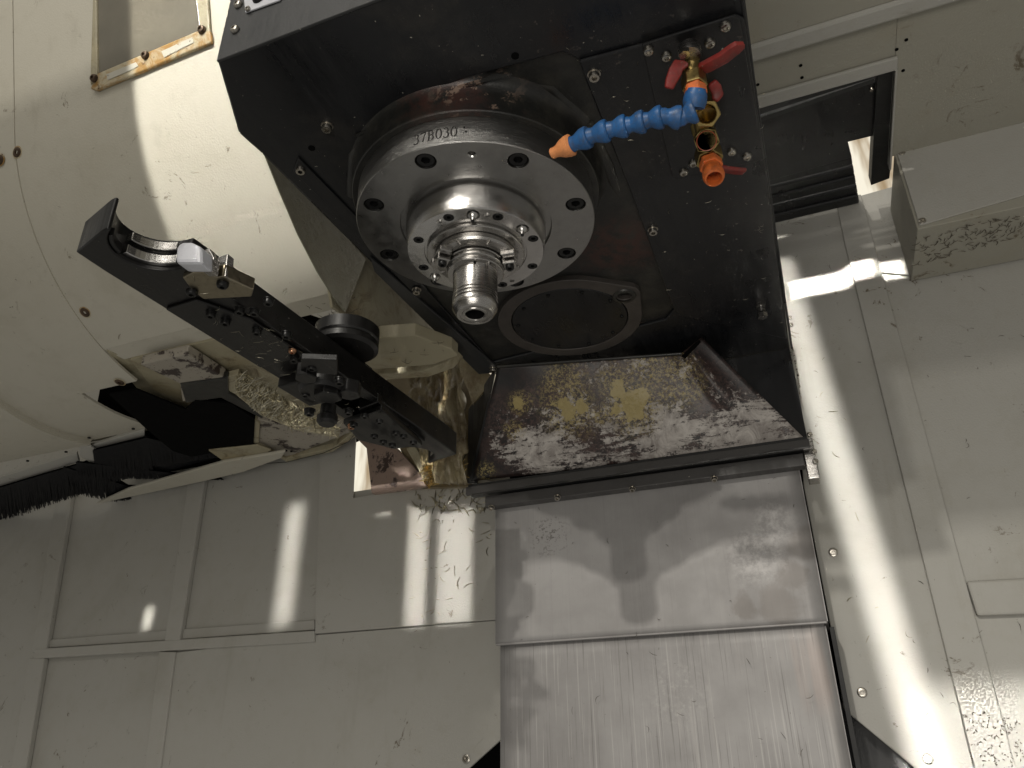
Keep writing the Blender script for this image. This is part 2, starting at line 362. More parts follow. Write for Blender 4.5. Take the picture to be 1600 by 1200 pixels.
M['glass'] = glass()
def hall():
    g = G('bright_hall'); s = g.n('ShaderNodeSeparateXYZ', {0: g.tc}, out=2)
    n = g.noise(1.3, 4, .6, v=g.mapping((3.0, 1, .5))); c = g.mix(g.step(n, .45, .62), (1.0, .93, .76), (.38, .27, .15))
    g.set(col=(0, 0, 0)); g.nt.links.new(c, g.b.inputs['Emission Color']); g.b.inputs['Emission Strength'].default_value = .95; return g.m
M['hall'] = hall()
def swarf(name, base, metal=1.0, rough=.28):
    g = G(name); g.set(col=g.mix(g.noise(90, 2), base, tuple(x * .5 for x in base)), metal=metal, rough=rough); return g.m
M['chip'] = swarf('metal_swarf', (.60, .56, .44)); M['chip_dark'] = swarf('oily_swarf', (.12, .10, .07), .5, .35)
M['chip_gold'] = swarf('golden_swarf', (.62, .44, .16))
# ---------------------------------------------------------------- small hardware
def hex_ring(r, z, rot=0): return [Vector((math.cos(rot + i * math.pi / 3) * r, math.sin(rot + i * math.pi / 3) * r, z)) for i in range(6)]
def socket_mesh(r, h, hr, depth, dome=0.0, n=24, washer=0.0):
    """socket head screw, its head along +z from 0 to h"""
    V = []; F = []; rings = []
    prof = ([(washer, 0), (washer, .0012), (r, .0012)] if washer else []) + [(r, 0 if not washer else .0013), (r, h * (1 - .18) if not dome else h * .35), (r * .9 if not dome else r * .8, h if not dome else h * .85)]
    if dome: prof.append((max(hr * 1.15, r * .5), h))
    for rr, z in prof:
        rings.append(list(range(len(V), len(V) + n))); V += [Vector((math.cos(2 * math.pi * i / n) * rr, math.sin(2 * math.pi * i / n) * rr, z)) for i in range(n)]
    for A, B in zip(rings, rings[1:]):
        F += [[A[i], A[(i + 1) % n], B[(i + 1) % n], B[i]] for i in range(n)]
    top = rings[-1]; zt = prof[-1][1]; hb = len(V); V += hex_ring(hr, zt); db = len(V); V += hex_ring(hr, zt - depth)
    step = n // 6
    for i in range(6):
        seg = [top[(i * step + k) % n] for k in range(step + 1)]
        F.append(seg + [hb + (i + 1) % 6, hb + i]); F.append([hb + i, hb + (i + 1) % 6, db + (i + 1) % 6, db + i])
    F.append([db + i for i in range(6)])
    return sharpen(mesh(V, F), 40)
SM = {'cap': socket_mesh(.0052, .0065, .0028, .004, washer=.0062), 'button': socket_mesh(.0050, .0042, .0022, .002, dome=1),
      'tiny': socket_mesh(.0028, .0024, .0014, .0014), 'flat': socket_mesh(.0062, .0012, .0025, .0016, dome=1), 'sink': socket_mesh(.0082, .006, .0043, .004),
      'sink_small': socket_mesh(.0046, .004, .0024, .0024)}
def hexbolt_mesh(r, h): 
    return mesh([*hex_ring(r, 0), *hex_ring(r, h)], [list(range(6)), list(range(6, 12))] + [[i, (i + 1) % 6, 6 + (i + 1) % 6, 6 + i] for i in range(6)])
SM['hex'] = hexbolt_mesh(.006, .006)
def put(kind, name, p, axis, mat, parent, scale=1.0, label=None):
    base = SM[kind]; key = (kind, mat.name)
    if key not in SM:
        me = base.copy(); me.materials.clear(); me.materials.append(mat); SM[key] = me
    o = bpy.data.objects.new(name, SM[key]); col.objects.link(o)
    o.parent = parent; o.matrix_parent_inverse = Matrix.Translation(-origin_inv(parent))
    q = Vector((0, 0, 1)).rotation_difference(Vector(axis))
    o.rotation_mode = 'QUATERNION'; o.rotation_quaternion = q @ Matrix.Rotation(random.uniform(0, 1), 3, 'Z').to_quaternion()
    o.location = p; o.scale = (scale,) * 3
    if label: o['label'] = label
    return o
DN = (0, 0, -1); FR = (0, -1, 0)
# ================================================================= SETTING
def st(o): o['kind'] = 'structure'; return o
YW = .58
hallw = st(box('hall_backdrop', -4, 4, 4.0, 4.05, -1, 4.5, M['hall']))
# ---- right hand wall of pressed sheets
wr = empty('right_wall', (.6, YW, -.2), 'grey cream sheet metal wall right of the column, with an upright rib', 'wall')
prism('wall_sheet', [(.420, YW, .345), (1.4, YW, .345), (1.4, YW, -1.0), (.420, YW, -1.0)], (0, .02, 0), M['cream_wall'], wr)
slab('side_sheet', [(1206, 345), (1306, 316), (1321, 380), (1546, 1300), (1490, 1250), (1318, 1108), (1300, 990), (1256, 760), (1252, 720)], 'y', YW - .008, .010, M['cream_wall'], wr, .0012)
slab('rib', [(1306, 314), (1345, 303), (1480, 800), (1620, 1320), (1552, 1320), (1424, 800), (1320, 380)], 'y', YW - .014, .012, M['cream_wall'], wr, .0015)
slab('seam_strip', [(1343, 306), (1400, 290), (1424, 430), (1372, 425)], 'y', YW - .004, .006, M['cream_wall'], wr, .001)
slab('cross_rib', [(1510, 908), (1700, 898), (1700, 956), (1527, 962)], 'y', YW - .010, .012, M['cream_wall'], wr, .003)
for p in ((1302, 863), (1347, 1082), (1450, 1186)): put('flat', 'screw', at(*p, 'y', YW - .0085), FR, M['screw'], wr)
blocker = st(prism('light_blocker', [(-3, -1.2, -1.4), (-.150, -1.2, -1.4), (-.150, -1.2, .60), (-3, -1.2, .60)], (0, -.03, 0), M['cream_wall']))  # unseen panel added to keep the lamps off the left side
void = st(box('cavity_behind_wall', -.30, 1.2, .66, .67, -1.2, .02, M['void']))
kick = prism('kick_plate', [at(x, y, 'y', .62) for x, y in ((1290, 1080), (1345, 1120), (1420, 1165), (1480, 1230), (1480, 1330), (1290, 1330))], (0, .01, 0), M['black'])
tag(kick, 'black plate speckled with chips, in the gap low beside the column cover', 'plate')
# ---- ceiling
ce = empty('ceiling', (.7, .2, .31), 'spattered cream sheet metal ceiling panels with a ledge, right of the black head', 'ceiling')
zc = .309
hx0, hx1, hy0, hy1 = .290, .4665, .262, .485
box('ceiling_sheet', hx1, 1.3, .155, .437, zc, zc + .004, M['cream_ceiling'], ce)
box('ceiling_sheet', .285, hx1 - .0005, .155, hy0, zc, zc + .004, M['cream_ceiling'], ce)
box('ceiling_sheet', .285, 1.3, -.80, .150, .300, .306, M['cream_ceiling'], ce, .002)
box('ceiling_sheet', -.05, .284, -.80, -.24, .300, .306, M['cream_ceiling'], ce)  # unseen sheet added to keep lamp light off the right wall
box('ledge', .287, 1.3, .150, .176, .2965, .309, M['cream_wall'], ce, .004)
box('lip', .290, hx1 + .002, hy0 - .020, hy0 + .001, zc - .006, zc - .001, M['cream_wall'], ce, .0015)
box('lip', hx1, hx1 + .0025, hy0, .46, zc - .006, zc + .02, M['cream_wall'], ce)
for p in ((1411, 110), (1416, 62), (1401, 77), (1184, 132), (1251, 102), (1253, 121)): lathe('screw_hole', [(0, -.0008), (.0022, -.0008), (.0022, .001)], at(*p, 'z', zc), (0, 0, 1), M['void'], ce, 16)
# ---- duct box under the ceiling
du = empty('duct_box', (.8, .5, .17), 'cream sheet metal duct box along the wall under the ceiling, right of the opening', 'duct')
DX, DY, DZ = .474, .437, .174
prism('duct_shell', [(DX, DY, DZ), (DX, YW - .006, DZ), (DX, YW - .006, zc + .004), (DX, DY, zc + .004)], (.9, 0, 0), M['cream_ceiling'], du, .0012)
prism('front_cover', [at(*p, 'y', DY - .003) for p in ((1402, 240), (1760, 108), (1800, 246), (1437, 352))], (0, .0028, 0), M['cream_wall'], du, .001)
for p in ((1409, 238), (1441, 345)): put('flat', 'screw', at(*p, 'y', DY - .0035), FR, M['screw'], du, .8)
# ---- things in the ceiling opening
bl = empty('way_bellows', (.37, .37, .33), 'black folded bellows and plate inside the rectangular ceiling opening', 'bellows')
slab('bellows_plate', [(1180, 190), (1369, 128), (1366, 212), (1325, 222), (1331, 246), (1195, 285)], 'z', .325, .012, M['black'], bl, .001)
slab('top_bar', [(1180, 168), (1374, 106), (1370, 121), (1182, 181)], 'z', .318, .006, M['black_grey'], bl, .001)
slab('edge_strip', [(1182, 186), (1367, 122), (1366, 129), (1182, 193)], 'z', .321, .004, M['black_grey'], bl)
for i in range(6):
    a = 246 + i * 15; x1 = 1331 + i * 2.6
    slab('fold', [(1190, a + 36), (x1, a), (x1 + 2, a + 12), (1192, a + 48)], 'z', .329 + (i % 2) * .005, .012, M['black'], bl, .003)
put('button', 'screw', at(1362, 139, 'z', .3245), DN, M['screw'], bl, .7)
wp = slab('wiper_strip', [(1371, 106), (1409, 96), (1390, 279), (1361, 290)], 'z', .316, .02, M['rubber'], None, .001)
tag(wp, 'black rubber wiper strip hanging along the right side of the ceiling opening', 'rubber strip')
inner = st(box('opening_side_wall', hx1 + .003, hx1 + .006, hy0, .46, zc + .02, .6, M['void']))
# ---- left hand back wall
wl = empty('left_wall', (-.7, YW, -.25), 'grey cream sheet metal wall left of the column, divided by ribs', 'wall')
box('wall_sheet', -1.9, -.516, YW + .006, YW + .014, -1.2, .4, M['cream_wall'], wl)
box('wall_sheet', -.516, -.17, YW + .006, YW + .014, -.42, -.03, M['cream_wall'], wl)
slab('large_sheet', [(500, 700), (527, 640), (556, 668), (551, 778), (665, 757), (738, 742), (790, 760), (790, 967), (492, 990)], 'y', YW - .006, .004, M['cream_wall'], wl, .001)
slab('lower_sheet', [(271, 1020), (494, 992), (790, 968), (790, 1149), (700, 1230), (640, 1300), (232, 1300)], 'y', YW - .002, .005, M['cream_wall'], wl, .001)
def strip(name, a, b, wa, wb, y=YW - .006, t=.012, bev=.0025):
    slab(name, [(a[0] - wa, a[1]), (a[0] + wa, a[1]), (b[0] + wb, b[1]), (b[0] - wb, b[1])], 'y', y, t, M['cream_wall'], wl, bev)
strip('upright_rib', (105, 740), (60, 1020), 12, 11); strip('upright_rib', (57, 1028), (8, 1320), 12, 12)
strip('upright_rib', (308, 740), (268, 1003), 13, 12); strip('upright_rib', (261, 1018), (222, 1320), 13, 13)
slab('cross_rib', [(54, 1014), (491, 985), (491, 1003), (52, 1029)], 'y', YW - .007, .012, M['cream_wall'], wl, .002)
slab('cross_rib', [(66, 1000), (250, 985), (491, 968), (491, 984), (250, 1001), (60, 1013)], 'y', YW + .001, .008, M['cream_wall'], wl, .002)
put('flat', 'screw', at(728, 1186, 'y', YW - .003), FR, M['screw'], wl)
# ================================================================= COLUMN WAY COVER
wc = empty('way_cover', (.04, .52, -.4), 'telescopic sheet steel way cover on the column, hanging below the head', 'way cover')
def sheet(name, x0, x1, y, z0, z1, mat):
    nx, nz = 24, 24; V = []; F = []
    for j in range(nz + 1):
        for i in range(nx + 1):
            u, v = i / nx, j / nz; X = x0 + (x1 - x0) * u; Z = z0 + (z1 - z0) * v
            e = min(u, 1 - u, v, 1 - v) * 6; e = min(e, 1)
            V.append((X, y + .0012 * e * mnoise.noise(Vector((X * 9, 3.1 * y, Z * 9))), Z))
    for j in range(nz):
        for i in range(nx): a = j * (nx + 1) + i; F.append([a, a + 1, a + nx + 2, a + nx + 1])
    me = mesh(V, F)
    o = link(name, me, mat, wc, smooth=True); md = o.modifiers.new('thick', 'SOLIDIFY'); md.thickness = .002; md.offset = 0
    return o
sheet('upper_sheet', -.187, .2625, .500, -.3300, -.120, M['cover'])
box('sheet_edge', -.187, .2625, .4985, .5060, -.3315, -.3290, M['cover'], wc, .0006)
box('side_flange', .2600, .2640, .5015, .60, -.3290, -.115, M['cover'], wc)
box('side_flange', -.1885, -.1860, .5015, .60, -.3290, -.115, M['cover'], wc)
sheet('lower_sheet', -.183, .2590, .5085, -1.0, -.320, M['cover_low'])
box('side_flange', .2568, .2605, .5105, .60, -1.0, -.333, M['cover_low'], wc)
box('side_flange', -.1845, -.182, .5105, .60, -1.0, -.333, M['cover_low'], wc)
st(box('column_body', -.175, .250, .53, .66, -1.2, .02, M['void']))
box('wiper_seal', .2645, .2700, .515, .60, -1.0, -.334, M['rubber'], wc)
# ================================================================= SPINDLE HEAD
H = .06
hd = empty('machine_head_housing', (.05, .15, .06), 'black sheet metal machine head seen from below, around the spindle', 'machine head')
P2 = lambda x, y, z=H: Vector((x, y, z))
outer = [(-.146, -.224), (.288, -.224), (.282, .505), (.150, .505), (-.150, .420), (-.176, .073), (-.181, -.119), (-.184, -.150)]
cut = [(-.141, .375), (-.143, .02), (-.120, -.060), (-.058, -.112), (-.02, -.124), (.045, -.128), (.135, -.122), (.149, -.105), (.153, -.07), (.145, .33), (.128, .352)]
cs = prism('cover_sheet', [P2(x, y) for x, y in outer], (0, 0, .005), M['black'], hd)
carve(cs, [prism_mesh([P2(x, y, H - .01) for x, y in cut], (0, 0, .03))])
md = cs.modifiers.new('bevel', 'BEVEL'); md.width = .0012; md.segments = 2; md.limit_method = 'ANGLE'
# vertical skins
def wall_between(name, a, b, z0, z1, t, mat, bevel=.0008, **k):
    a, b = Vector((*a, 0)), Vector((*b, 0)); n = (b - a).normalized().cross(Vector((0, 0, 1))) * t
    return prism(name, [Vector((a.x, a.y, z0)), Vector((b.x, b.y, z0)), Vector((b.x, b.y, z1)), Vector((a.x, a.y, z1))], n, mat, hd, bevel, **k)
box('front_sheet', -.146, .286, -.2270, -.2242, .0585, .42, M['black_grey'], hd, .0008)
wall_between('left_sheet', (-.1470, -.2235), (-.1848, -.1502), .0605, .42, .003, M['black'])
wall_between('left_sheet', (-.1850, -.1490), (-.1820, -.1190), .0605, .42, .003, M['black'])
wall_between('left_sheet', (-.1822, -.1180), (-.1770, .0730), .0605, .42, .003, M['black'])
wall_between('left_sheet', (-.1772, .0740), (-.1512, .4200), .0605, .42, .003, M['black'])
box('right_sheet', .2832, .2862, -.223, .505, .0585, .42, M['black'], hd, .0008)
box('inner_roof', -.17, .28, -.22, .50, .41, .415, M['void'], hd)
# left lip strip, right cover sheet and its edge
slab('lip_strip', [(578, 402), (775, 572), (769, 583), (748, 585), (585, 425)], 'z', H - .004, .0035, M['black_grey'], hd, .001)
slab('lip_strip', [(458, 268), (466, 246), (668, 452), (655, 468)], 'z', H - .0025, .002, M['black'], hd, .0008)
slab('cover_overlap', [(905, 96), (912, 118), (985, 300), (1052, 482), (1062, 494), (1072, 496), (1230, 530), (1208, 340), (1163, 30), (1150, 24), (1003, 70)], 'z', H - .004, .0035, M['black'], hd, .0015)
slab('valve_plate', [(1003, 70), (1146, 25), (1156, 30), (1194, 250), (1060, 280), (1050, 275), (1016, 130)], 'z', H - .0065, .0023, M['black'], hd, .001)
# casting
cz_ = .0645
prism('casting', [P2(x, y, cz_) for x, y in ((-.145, .41), (-.150, .02), (-.13, -.08), (-.05, -.135), (.14, -.135), (.16, -.08), (.155, .36), (.12, .42))], (0, 0, .02), M['casting'], hd)
lathe('spindle_boss', [(.1150, .0305), (.1255, .0305), (.1265, .0315), (.1270, .050), (.1290, .058), (.1340, .0630), (.140, .0650), (.142, .0700)], (0, 0, 0), (0, 0, 1), M['casting'], hd, 96)
def ridge(pts, r): return tube('casting_rib', pts, r, M['casting'], hd, 10)
ridge([at(915, 180, 'z', .0735), at(948, 250, 'z', .0735), at(975, 320, 'z', .0735)], [.012, .012, .008])
ridge([at(800, 118, 'z', .070), at(860, 130, 'z', .072), at(915, 185, 'z', .0735)], [.004, .009, .012])
ridge([at(575, 200, 'z', .064), at(553, 240, 'z', .062), at(552, 300, 'z', .066)], [.003, .006, .009])
tube('gasket_edge', [at(*p, 'z', .058) for p in ((556, 212), (590, 196), (604, 180), (650, 160), (700, 142), (765, 122), (800, 116))], [.0012, .002, .0016, .0022, .0018, .0022, .001], M['casting'], hd, 6)
# second spindle seat: round cover on a machined pad
cx_, cy2, rr = .006, .300, .0800
lobe = Vector((.091, .267)); c2 = Vector((cx_, cy2)); ra, rb = .0985, .021
d = (lobe - c2); L = d.length; base = math.atan2(d.y, d.x); al = math.acos((ra - rb) / L)
out = []
n = 48
for i in range(n + 1):
    t = base + al + (2 * math.pi - 2 * al) * i / n; out.append((c2.x + ra * math.cos(t), c2.y + ra * math.sin(t)))
for i in range(13):
    t = base - al + 2 * al * i / 12; out.append((lobe.x + rb * math.cos(t), lobe.y + rb * math.sin(t)))
M['pad'] = plain('machined_casting_pad', (.075, .066, .060), .42, .25)
M['rail'] = black('grey_rail', (.065, .062, .060), .45, .6)
pad = prism('machined_pad', [P2(x, y, .0570) for x, y in out], (0, 0, .009), M['pad'], hd)
carve(pad, [lathe_mesh([(0, -.01), (.0800, -.01), (.0800, .004), (0, .004)], (cx_, cy2, .06), (0, 0, 1), 64), lathe_mesh([(0, -.01), (.0098, -.01), (.0098, .02), (0, .02)], (.0915, .267, .058), (0, 0, 1), 32)])
md = pad.modifiers.new('bevel', 'BEVEL'); md.width = .0012; md.segments = 2; md.limit_method = 'ANGLE'
dc = lathe('round_cover', [(0, 0), (.0780, 0), (.0788, .0008), (.0788, .004)], (cx_, cy2, .0574), (0, 0, 1), M['black'], hd, 96)
for k in range(10):
    t = 2 * math.pi * (k + .35) / 10; put('tiny', 'screw', (cx_ + .071 * math.cos(t), cy2 + .071 * math.sin(t), .0576), DN, M['bolt'], hd, .9)
lathe('lifting_hole', [(.0105, -.0022), (.0145, -.0018), (.0155, 0), (.0105, .001)], (.091, .267, .0568), (0, 0, 1), M['casting'], hd, 40)
# screws of the head
for x, y, z in ((511, 196, H), (470, 262, H), (928, 115, H - .004), (651, 452, H - .004), (1020, 358, H - .004), (770, 575, H - .004)):
    put('cap', 'screw', at(x, y, 'z', z), DN, M['screw'], hd, .95)
for x, y in ((1013, 78), (1041, 87), (1109, 66), (1133, 40), (1068, 268), (1083, 254), (1143, 236), (1167, 243)):
    put('button', 'screw', at(x, y, 'z', H - .0065), DN, M['screw'], hd, .95)
for x, y in ((805, 88), (487, 232)): lathe('screw_hole', [(0, 0), (.0035, 0), (.0035, .002)], at(x, y, 'z', H - .0006), (0, 0, 1), M['void'], hd, 16)
for x, y in ((373, 8), (368, 47)): put('button', 'screw', at(x, y, 'y', -.2275), FR, M['screw'], hd, .85)
lp = slab('data_plate', [(383, 19), (378, -30), (470, -50), (436, 0)], 'y', -.2290, .0015, M['plate'], hd, .0004)
put('tiny', 'rivet', at(388, 15, 'y', -.2292), FR, M['screw'], hd, .9)
lathe('plate_knob', [(0, -.003), (.006, -.003), (.007, 0)], at(405, -4, 'y', -.2292), (0, 1, 0), M['bolt'], hd, 24)
# fitting near rear right corner
for k, (r, h) in enumerate(((.0065, .006), (.0050, .010), (.0062, .008))):
    lathe('pipe_fitting', [(0, 0), (r, 0), (r, h), (0, h)], at(1191, 490, 'z', H - .02) + Vector((0, 0, -.006 + k * .008)), (0, 0, 1), M['nose'], hd, 6 if k != 1 else 20)
for y, x in ((497, 1234), (508, 1236)): put('button', 'screw', at(x, y, 'y', .470), FR, M['screw'], hd, .7)
box('rear_plate', .05, .2815, .500, .503, -.115, .0595, M['black'], hd, .0008)
box('side_hinge', .2835, .2860, .47, .505, -.005, .045, M['screw'], hd, .0008)
# ---- chip guard: sheet that slopes back and down, folded at the right
gA, gB, gC = at(778, 572, 'z', H - .003), at(1065, 552, 'y', .415), at(1096, 527, 'z', H - .003)
gD, gE = at(738, 752, 'y', .476), at(1262, 690, 'y', .480)
def lerp(a, b, t): return a + (b - a) * t
def guard():
    nx, ny = 60, 30; V = []; F = []
    for j in range(ny + 1):
        t = j / ny
        for i in range(nx + 1):
            s = i / nx
            top = lerp(gA, gB, s / .86) if s < .86 else lerp(gB, gC, (s - .86) / .14)
            p = lerp(top, lerp(gD, gE, s), t)
            bul = math.exp(-((s - .90 + .03 * t) / .035) ** 2) * math.sin(math.pi * min(1, t * 1.5)) * .012 * (1 if t < .66 else 0)
            cre = -math.exp(-((s - .84) / .03) ** 2) * .004 * (1 - t)
            p = p + Vector((0, -1, -.4)).normalized() * (bul + cre + .0015 * mnoise.noise(p * 22) + .003 * math.sin(math.pi * s) * math.sin(math.pi * t))
            V.append(p)
    for j in range(ny):
        for i in range(nx): a = j * (nx + 1) + i; F.append([a, a + 1, a + nx + 2, a + nx + 1])
    o = link('chip_guard', mesh(V, F), M['guard'], hd, smooth=True, label='scoured guard with old yellow and grey paint showing through')
    md = o.modifiers.new('thick', 'SOLIDIFY'); md.thickness = .0025; md.offset = 0
guard()
prism('guard_slit', [at(1065, 556, 'y', .413), at(1092, 530, 'y', .413), at(1095, 534, 'y', .413), at(1070, 560, 'y', .413)], (0, .002, 0), M['void'], hd)
prism('guard_flank', [at(776, 570, 'z', H - .002), at(738, 645, 'y', .478), at(733, 752, 'y', .480), at(741, 752, 'y', .4775)], (-.001, .004, 0), M['black'], hd)
prism('guard_flank', [at(770, 580, 'z', H), at(732, 640, 'y', .485), at(730, 755, 'y', .485), at(745, 755, 'y', .485)], (0, .003, 0), M['black'], hd)
tube('weld_bead', [lerp(gA, gB, t) + Vector((0, -.001, -.001)) for t in (0, .2, .4, .6, .8, 1)], .0028, M['casting'], hd, 8)
# ---- rail under the guard
box('rail', -.222, .281, .470, .492, -.1085, -.0925, M['black_grey'], hd, .0012)
box('rail_flange', -.222, .2825, .462, .4690, -.1120, -.0990, M['rail'], hd, .0012)
box('lower_rail', -.196, .272, .478, .497, -.1300, -.1125, M['rail'], hd, .0012)
box('rail_end', .2725, .2875, .478, .505, -.150, -.0925, M['nose'], hd, .0015)
for p in ((768, 792), (871, 776), (988, 763), (1116, 747)): put('cap', 'screw', at(*p, 'y', .477), (0, -.5, -.86), M['screw'], hd, .8)
for p in ((1272, 706), (1274, 721), (1265, 679)): put('button', 'screw', at(*p, 'y', .4775), (.3, -1, 0), M['screw'], hd, .8)
tube('oil_bead', [Vector((x, .4615 + random.uniform(-.0006, .0006), -.1125 + random.uniform(-.0008, .0008))) for x in [-.21 + i * .0123 for i in range(40)]], [random.uniform(.0004, .0018) for _ in range(40)], M['casting'], hd, 6)
# ================================================================= SPINDLE
sp = empty('spindle', (0, 0, .03), 'round turned steel spindle cartridge bolted under the black head', 'spindle')
fl = lathe('flange', [(.0, .031), (.1196, .031), (.1200, .0300), (.1200, .0010), (.1192, 0), (.0768, 0), (.0762, .0035), (.0715, .0035), (0, .0035)], (0, 0, 0), (0, 0, 1), M['flange'], sp, 160)
base = math.atan2(-1, .18)
FBOLT = []
for px, py in ((665, 252), (809, 252), (902, 319), (893, 398), (810, 447), (681, 447), (603, 400), (583, 320)):
    p = at(px, py, 'z', 0); FBOLT.append(math.atan2(p.y, p.x))
cuts = [lathe_mesh([(0, -.01), (.0100, -.01), (.0100, .0085), (0, .0085)], (.1045 * math.cos(t), .1045 * math.sin(t), 0), (0, 0, 1), 32) for t in FBOLT]
p = at(737, 241, 'z', 0); cuts.append(lathe_mesh([(0, -.01), (.0040, -.01), (.0040, .012), (0, .012)], p, (0, 0, 1), 24)); pj = p
carve(fl, cuts)
md = fl.modifiers.new('bevel', 'BEVEL'); md.width = .0005; md.segments = 2; md.limit_method = 'ANGLE'; md.angle_limit = R(40)
for t in FBOLT: put('sink', 'bolt', (.1045 * math.cos(t), .1045 * math.sin(t), .0078), DN, M['bolt'], sp, 1.08)
lathe('jacking_hole', [(.0040, .0002), (.0030, .0015), (.0030, .008), (0, .008)], pj, (0, 0, 1), M['bright'], sp, 24)
p = at(592, 249, 'z', .0150); pn = Vector((p.x, p.y, 0)).normalized()
hub = lathe('hub', [(0, .005), (.0698, .005), (.0706, -.0005), (.0702, -.012), (.0682, -.0290), (.0674, -.0310), (.0512, -.0312), (.0508, -.0300), (.0490, -.0300), (0, -.030)], (0, 0, 0), (0, 0, 1), M['bright'], sp, 160)
HB = []
for px, py in ((701, 340), (778, 339), (833, 373), (832, 416), (785, 445), (662, 418), (654, 375)):
    HB.append(at(px, py, 'z', -.0312))
HP = [at(*p, 'z', -.0312) for p in ((739, 336), (816, 358), (680, 432), (761, 336), (687, 346), (800, 439))]
cuts = [lathe_mesh([(0, -.045), (.0052, -.045), (.0052, -.0270), (0, -.0270)], (q.x, q.y, 0), (0, 0, 1), 24) for q in HB]
cuts += [lathe_mesh([(0, -.045), (r, -.045), (r, -.0280), (0, -.0280)], (q.x, q.y, 0), (0, 0, 1), 24) for q, r in zip(HP, (.0068, .0068, .0056, .0030, .0030, .0026))]
carve(hub, cuts)
md = hub.modifiers.new('bevel', 'BEVEL'); md.width = .0004; md.segments = 2; md.limit_method = 'ANGLE'; md.angle_limit = R(40)
for q in HB: put('sink_small', 'bolt', (q.x, q.y, -.0273), DN, M['bolt'], sp, 1.0)
for q in HP[:3]:
    nz = lathe('ball_nozzle', [(0, -.0380), (.0022, -.0380), (.0026, -.0355), (.0046, -.0335), (.0056, -.0295), (.0050, -.027), (0, -.027)], (q.x, q.y, 0), (0, 0, 1), M['bright'], sp, 24)
    lathe('orifice', [(0, -.0388), (.0016, -.0388), (.0016, -.0381)], (q.x, q.y, 0), (0, 0, 1), M['bolt'], nz, 12)
lathe('seal_ring', [(.0486, -.0295), (.0486, -.0350), (.0478, -.0358), (.0416, -.0360), (.0412, -.0348), (.040, -.0348)], (0, 0, 0), (0, 0, 1), M['nose'], sp, 128)
nr = lathe('nose_ring', [(.0405, -.0345), (.0405, -.0412), (.0390, -.0435), (.0300, -.0448), (.0292, -.0420), (0, -.042)], (0, 0, 0), (0, 0, 1), M['nose'], sp, 128)
cuts = []
for k in range(8):
    t = R(-100 + 45 * k + 8); cuts.append(lathe_mesh([(0, .034), (.0016, .034), (.0016, .046), (0, .046)], (0, 0, -.0405), (math.cos(t), math.sin(t), -.08), 12))
carve(nr, cuts)
for px, py, s in ((697, 408, 1), (798, 412, 1)):
    q = at(px, py, 'z', -.0500); t = math.atan2(q.y, q.x); e = Vector((math.cos(t), math.sin(t), 0)); f = Vector((-e.y, e.x, 0))
    c0 = e * .0345 + Vector((0, 0, -.0440)); a, b = .0065, .0058
    k0 = prism('drive_key', [c0 + e * a + f * b, c0 + e * a - f * b, c0 - e * a - f * b, c0 - e * a + f * b], (0, 0, -.009), M['nose'], sp, .001)
    put('sink_small', 'key_bolt', c0 + Vector((0, 0, -.0085)), DN, M['bolt'], k0, .9)
    for sg in (1, -1):
        c1 = e * .036 + f * sg * .0115 + Vector((0, 0, -.0435))
        prism('key_shoulder', [c1 + e * .006 + f * .003, c1 + e * .006 - f * .003, c1 - e * .008 - f * .003, c1 - e * .006 + f * .003], (0, 0, -.005), M['nose'], sp, .0008)
# engraved serial number on the flange rim
def glyph(ch):
    A = []
    def arc(cx, cy, rx, ry, a0, a1, wf, n=22):
        P = []
        for i in range(n + 1):
            t = R(a0 + (a1 - a0) * i / n); P.append((cx + rx * math.cos(t), cy + ry * math.sin(t), wf(abs(math.cos(t)))))
        A.append(P)
    thick = lambda c: .035 + .085 * c
    if ch == '0': arc(.3, .5, .22, .45, 0, 360, thick, 36)
    if ch == '3': arc(.26, .735, .18, .21, 150, -85, thick); arc(.26, .29, .22, .25, 85, -150, thick)
    if ch == '7': A.append([(.06, .93, .09), (.5, .93, .09)]); A.append([(.06, .95, .05), (.06, .78, .02)]); A.append([(.49, .9, .05), (.34, .5, .08), (.26, .05, .11)])
    if ch == 'B':
        A.append([(.16, .05, .12), (.16, .95, .12)]); A.append([(.04, .96, .035), (.3, .96, .035)]); A.append([(.04, .04, .035), (.32, .04, .035)]); A.append([(.16, .52, .035), (.34, .52, .035)])
        arc(.30, .74, .2, .22, 90, -90, thick); arc(.32, .28, .24, .24, 90, -90, thick)
    return A
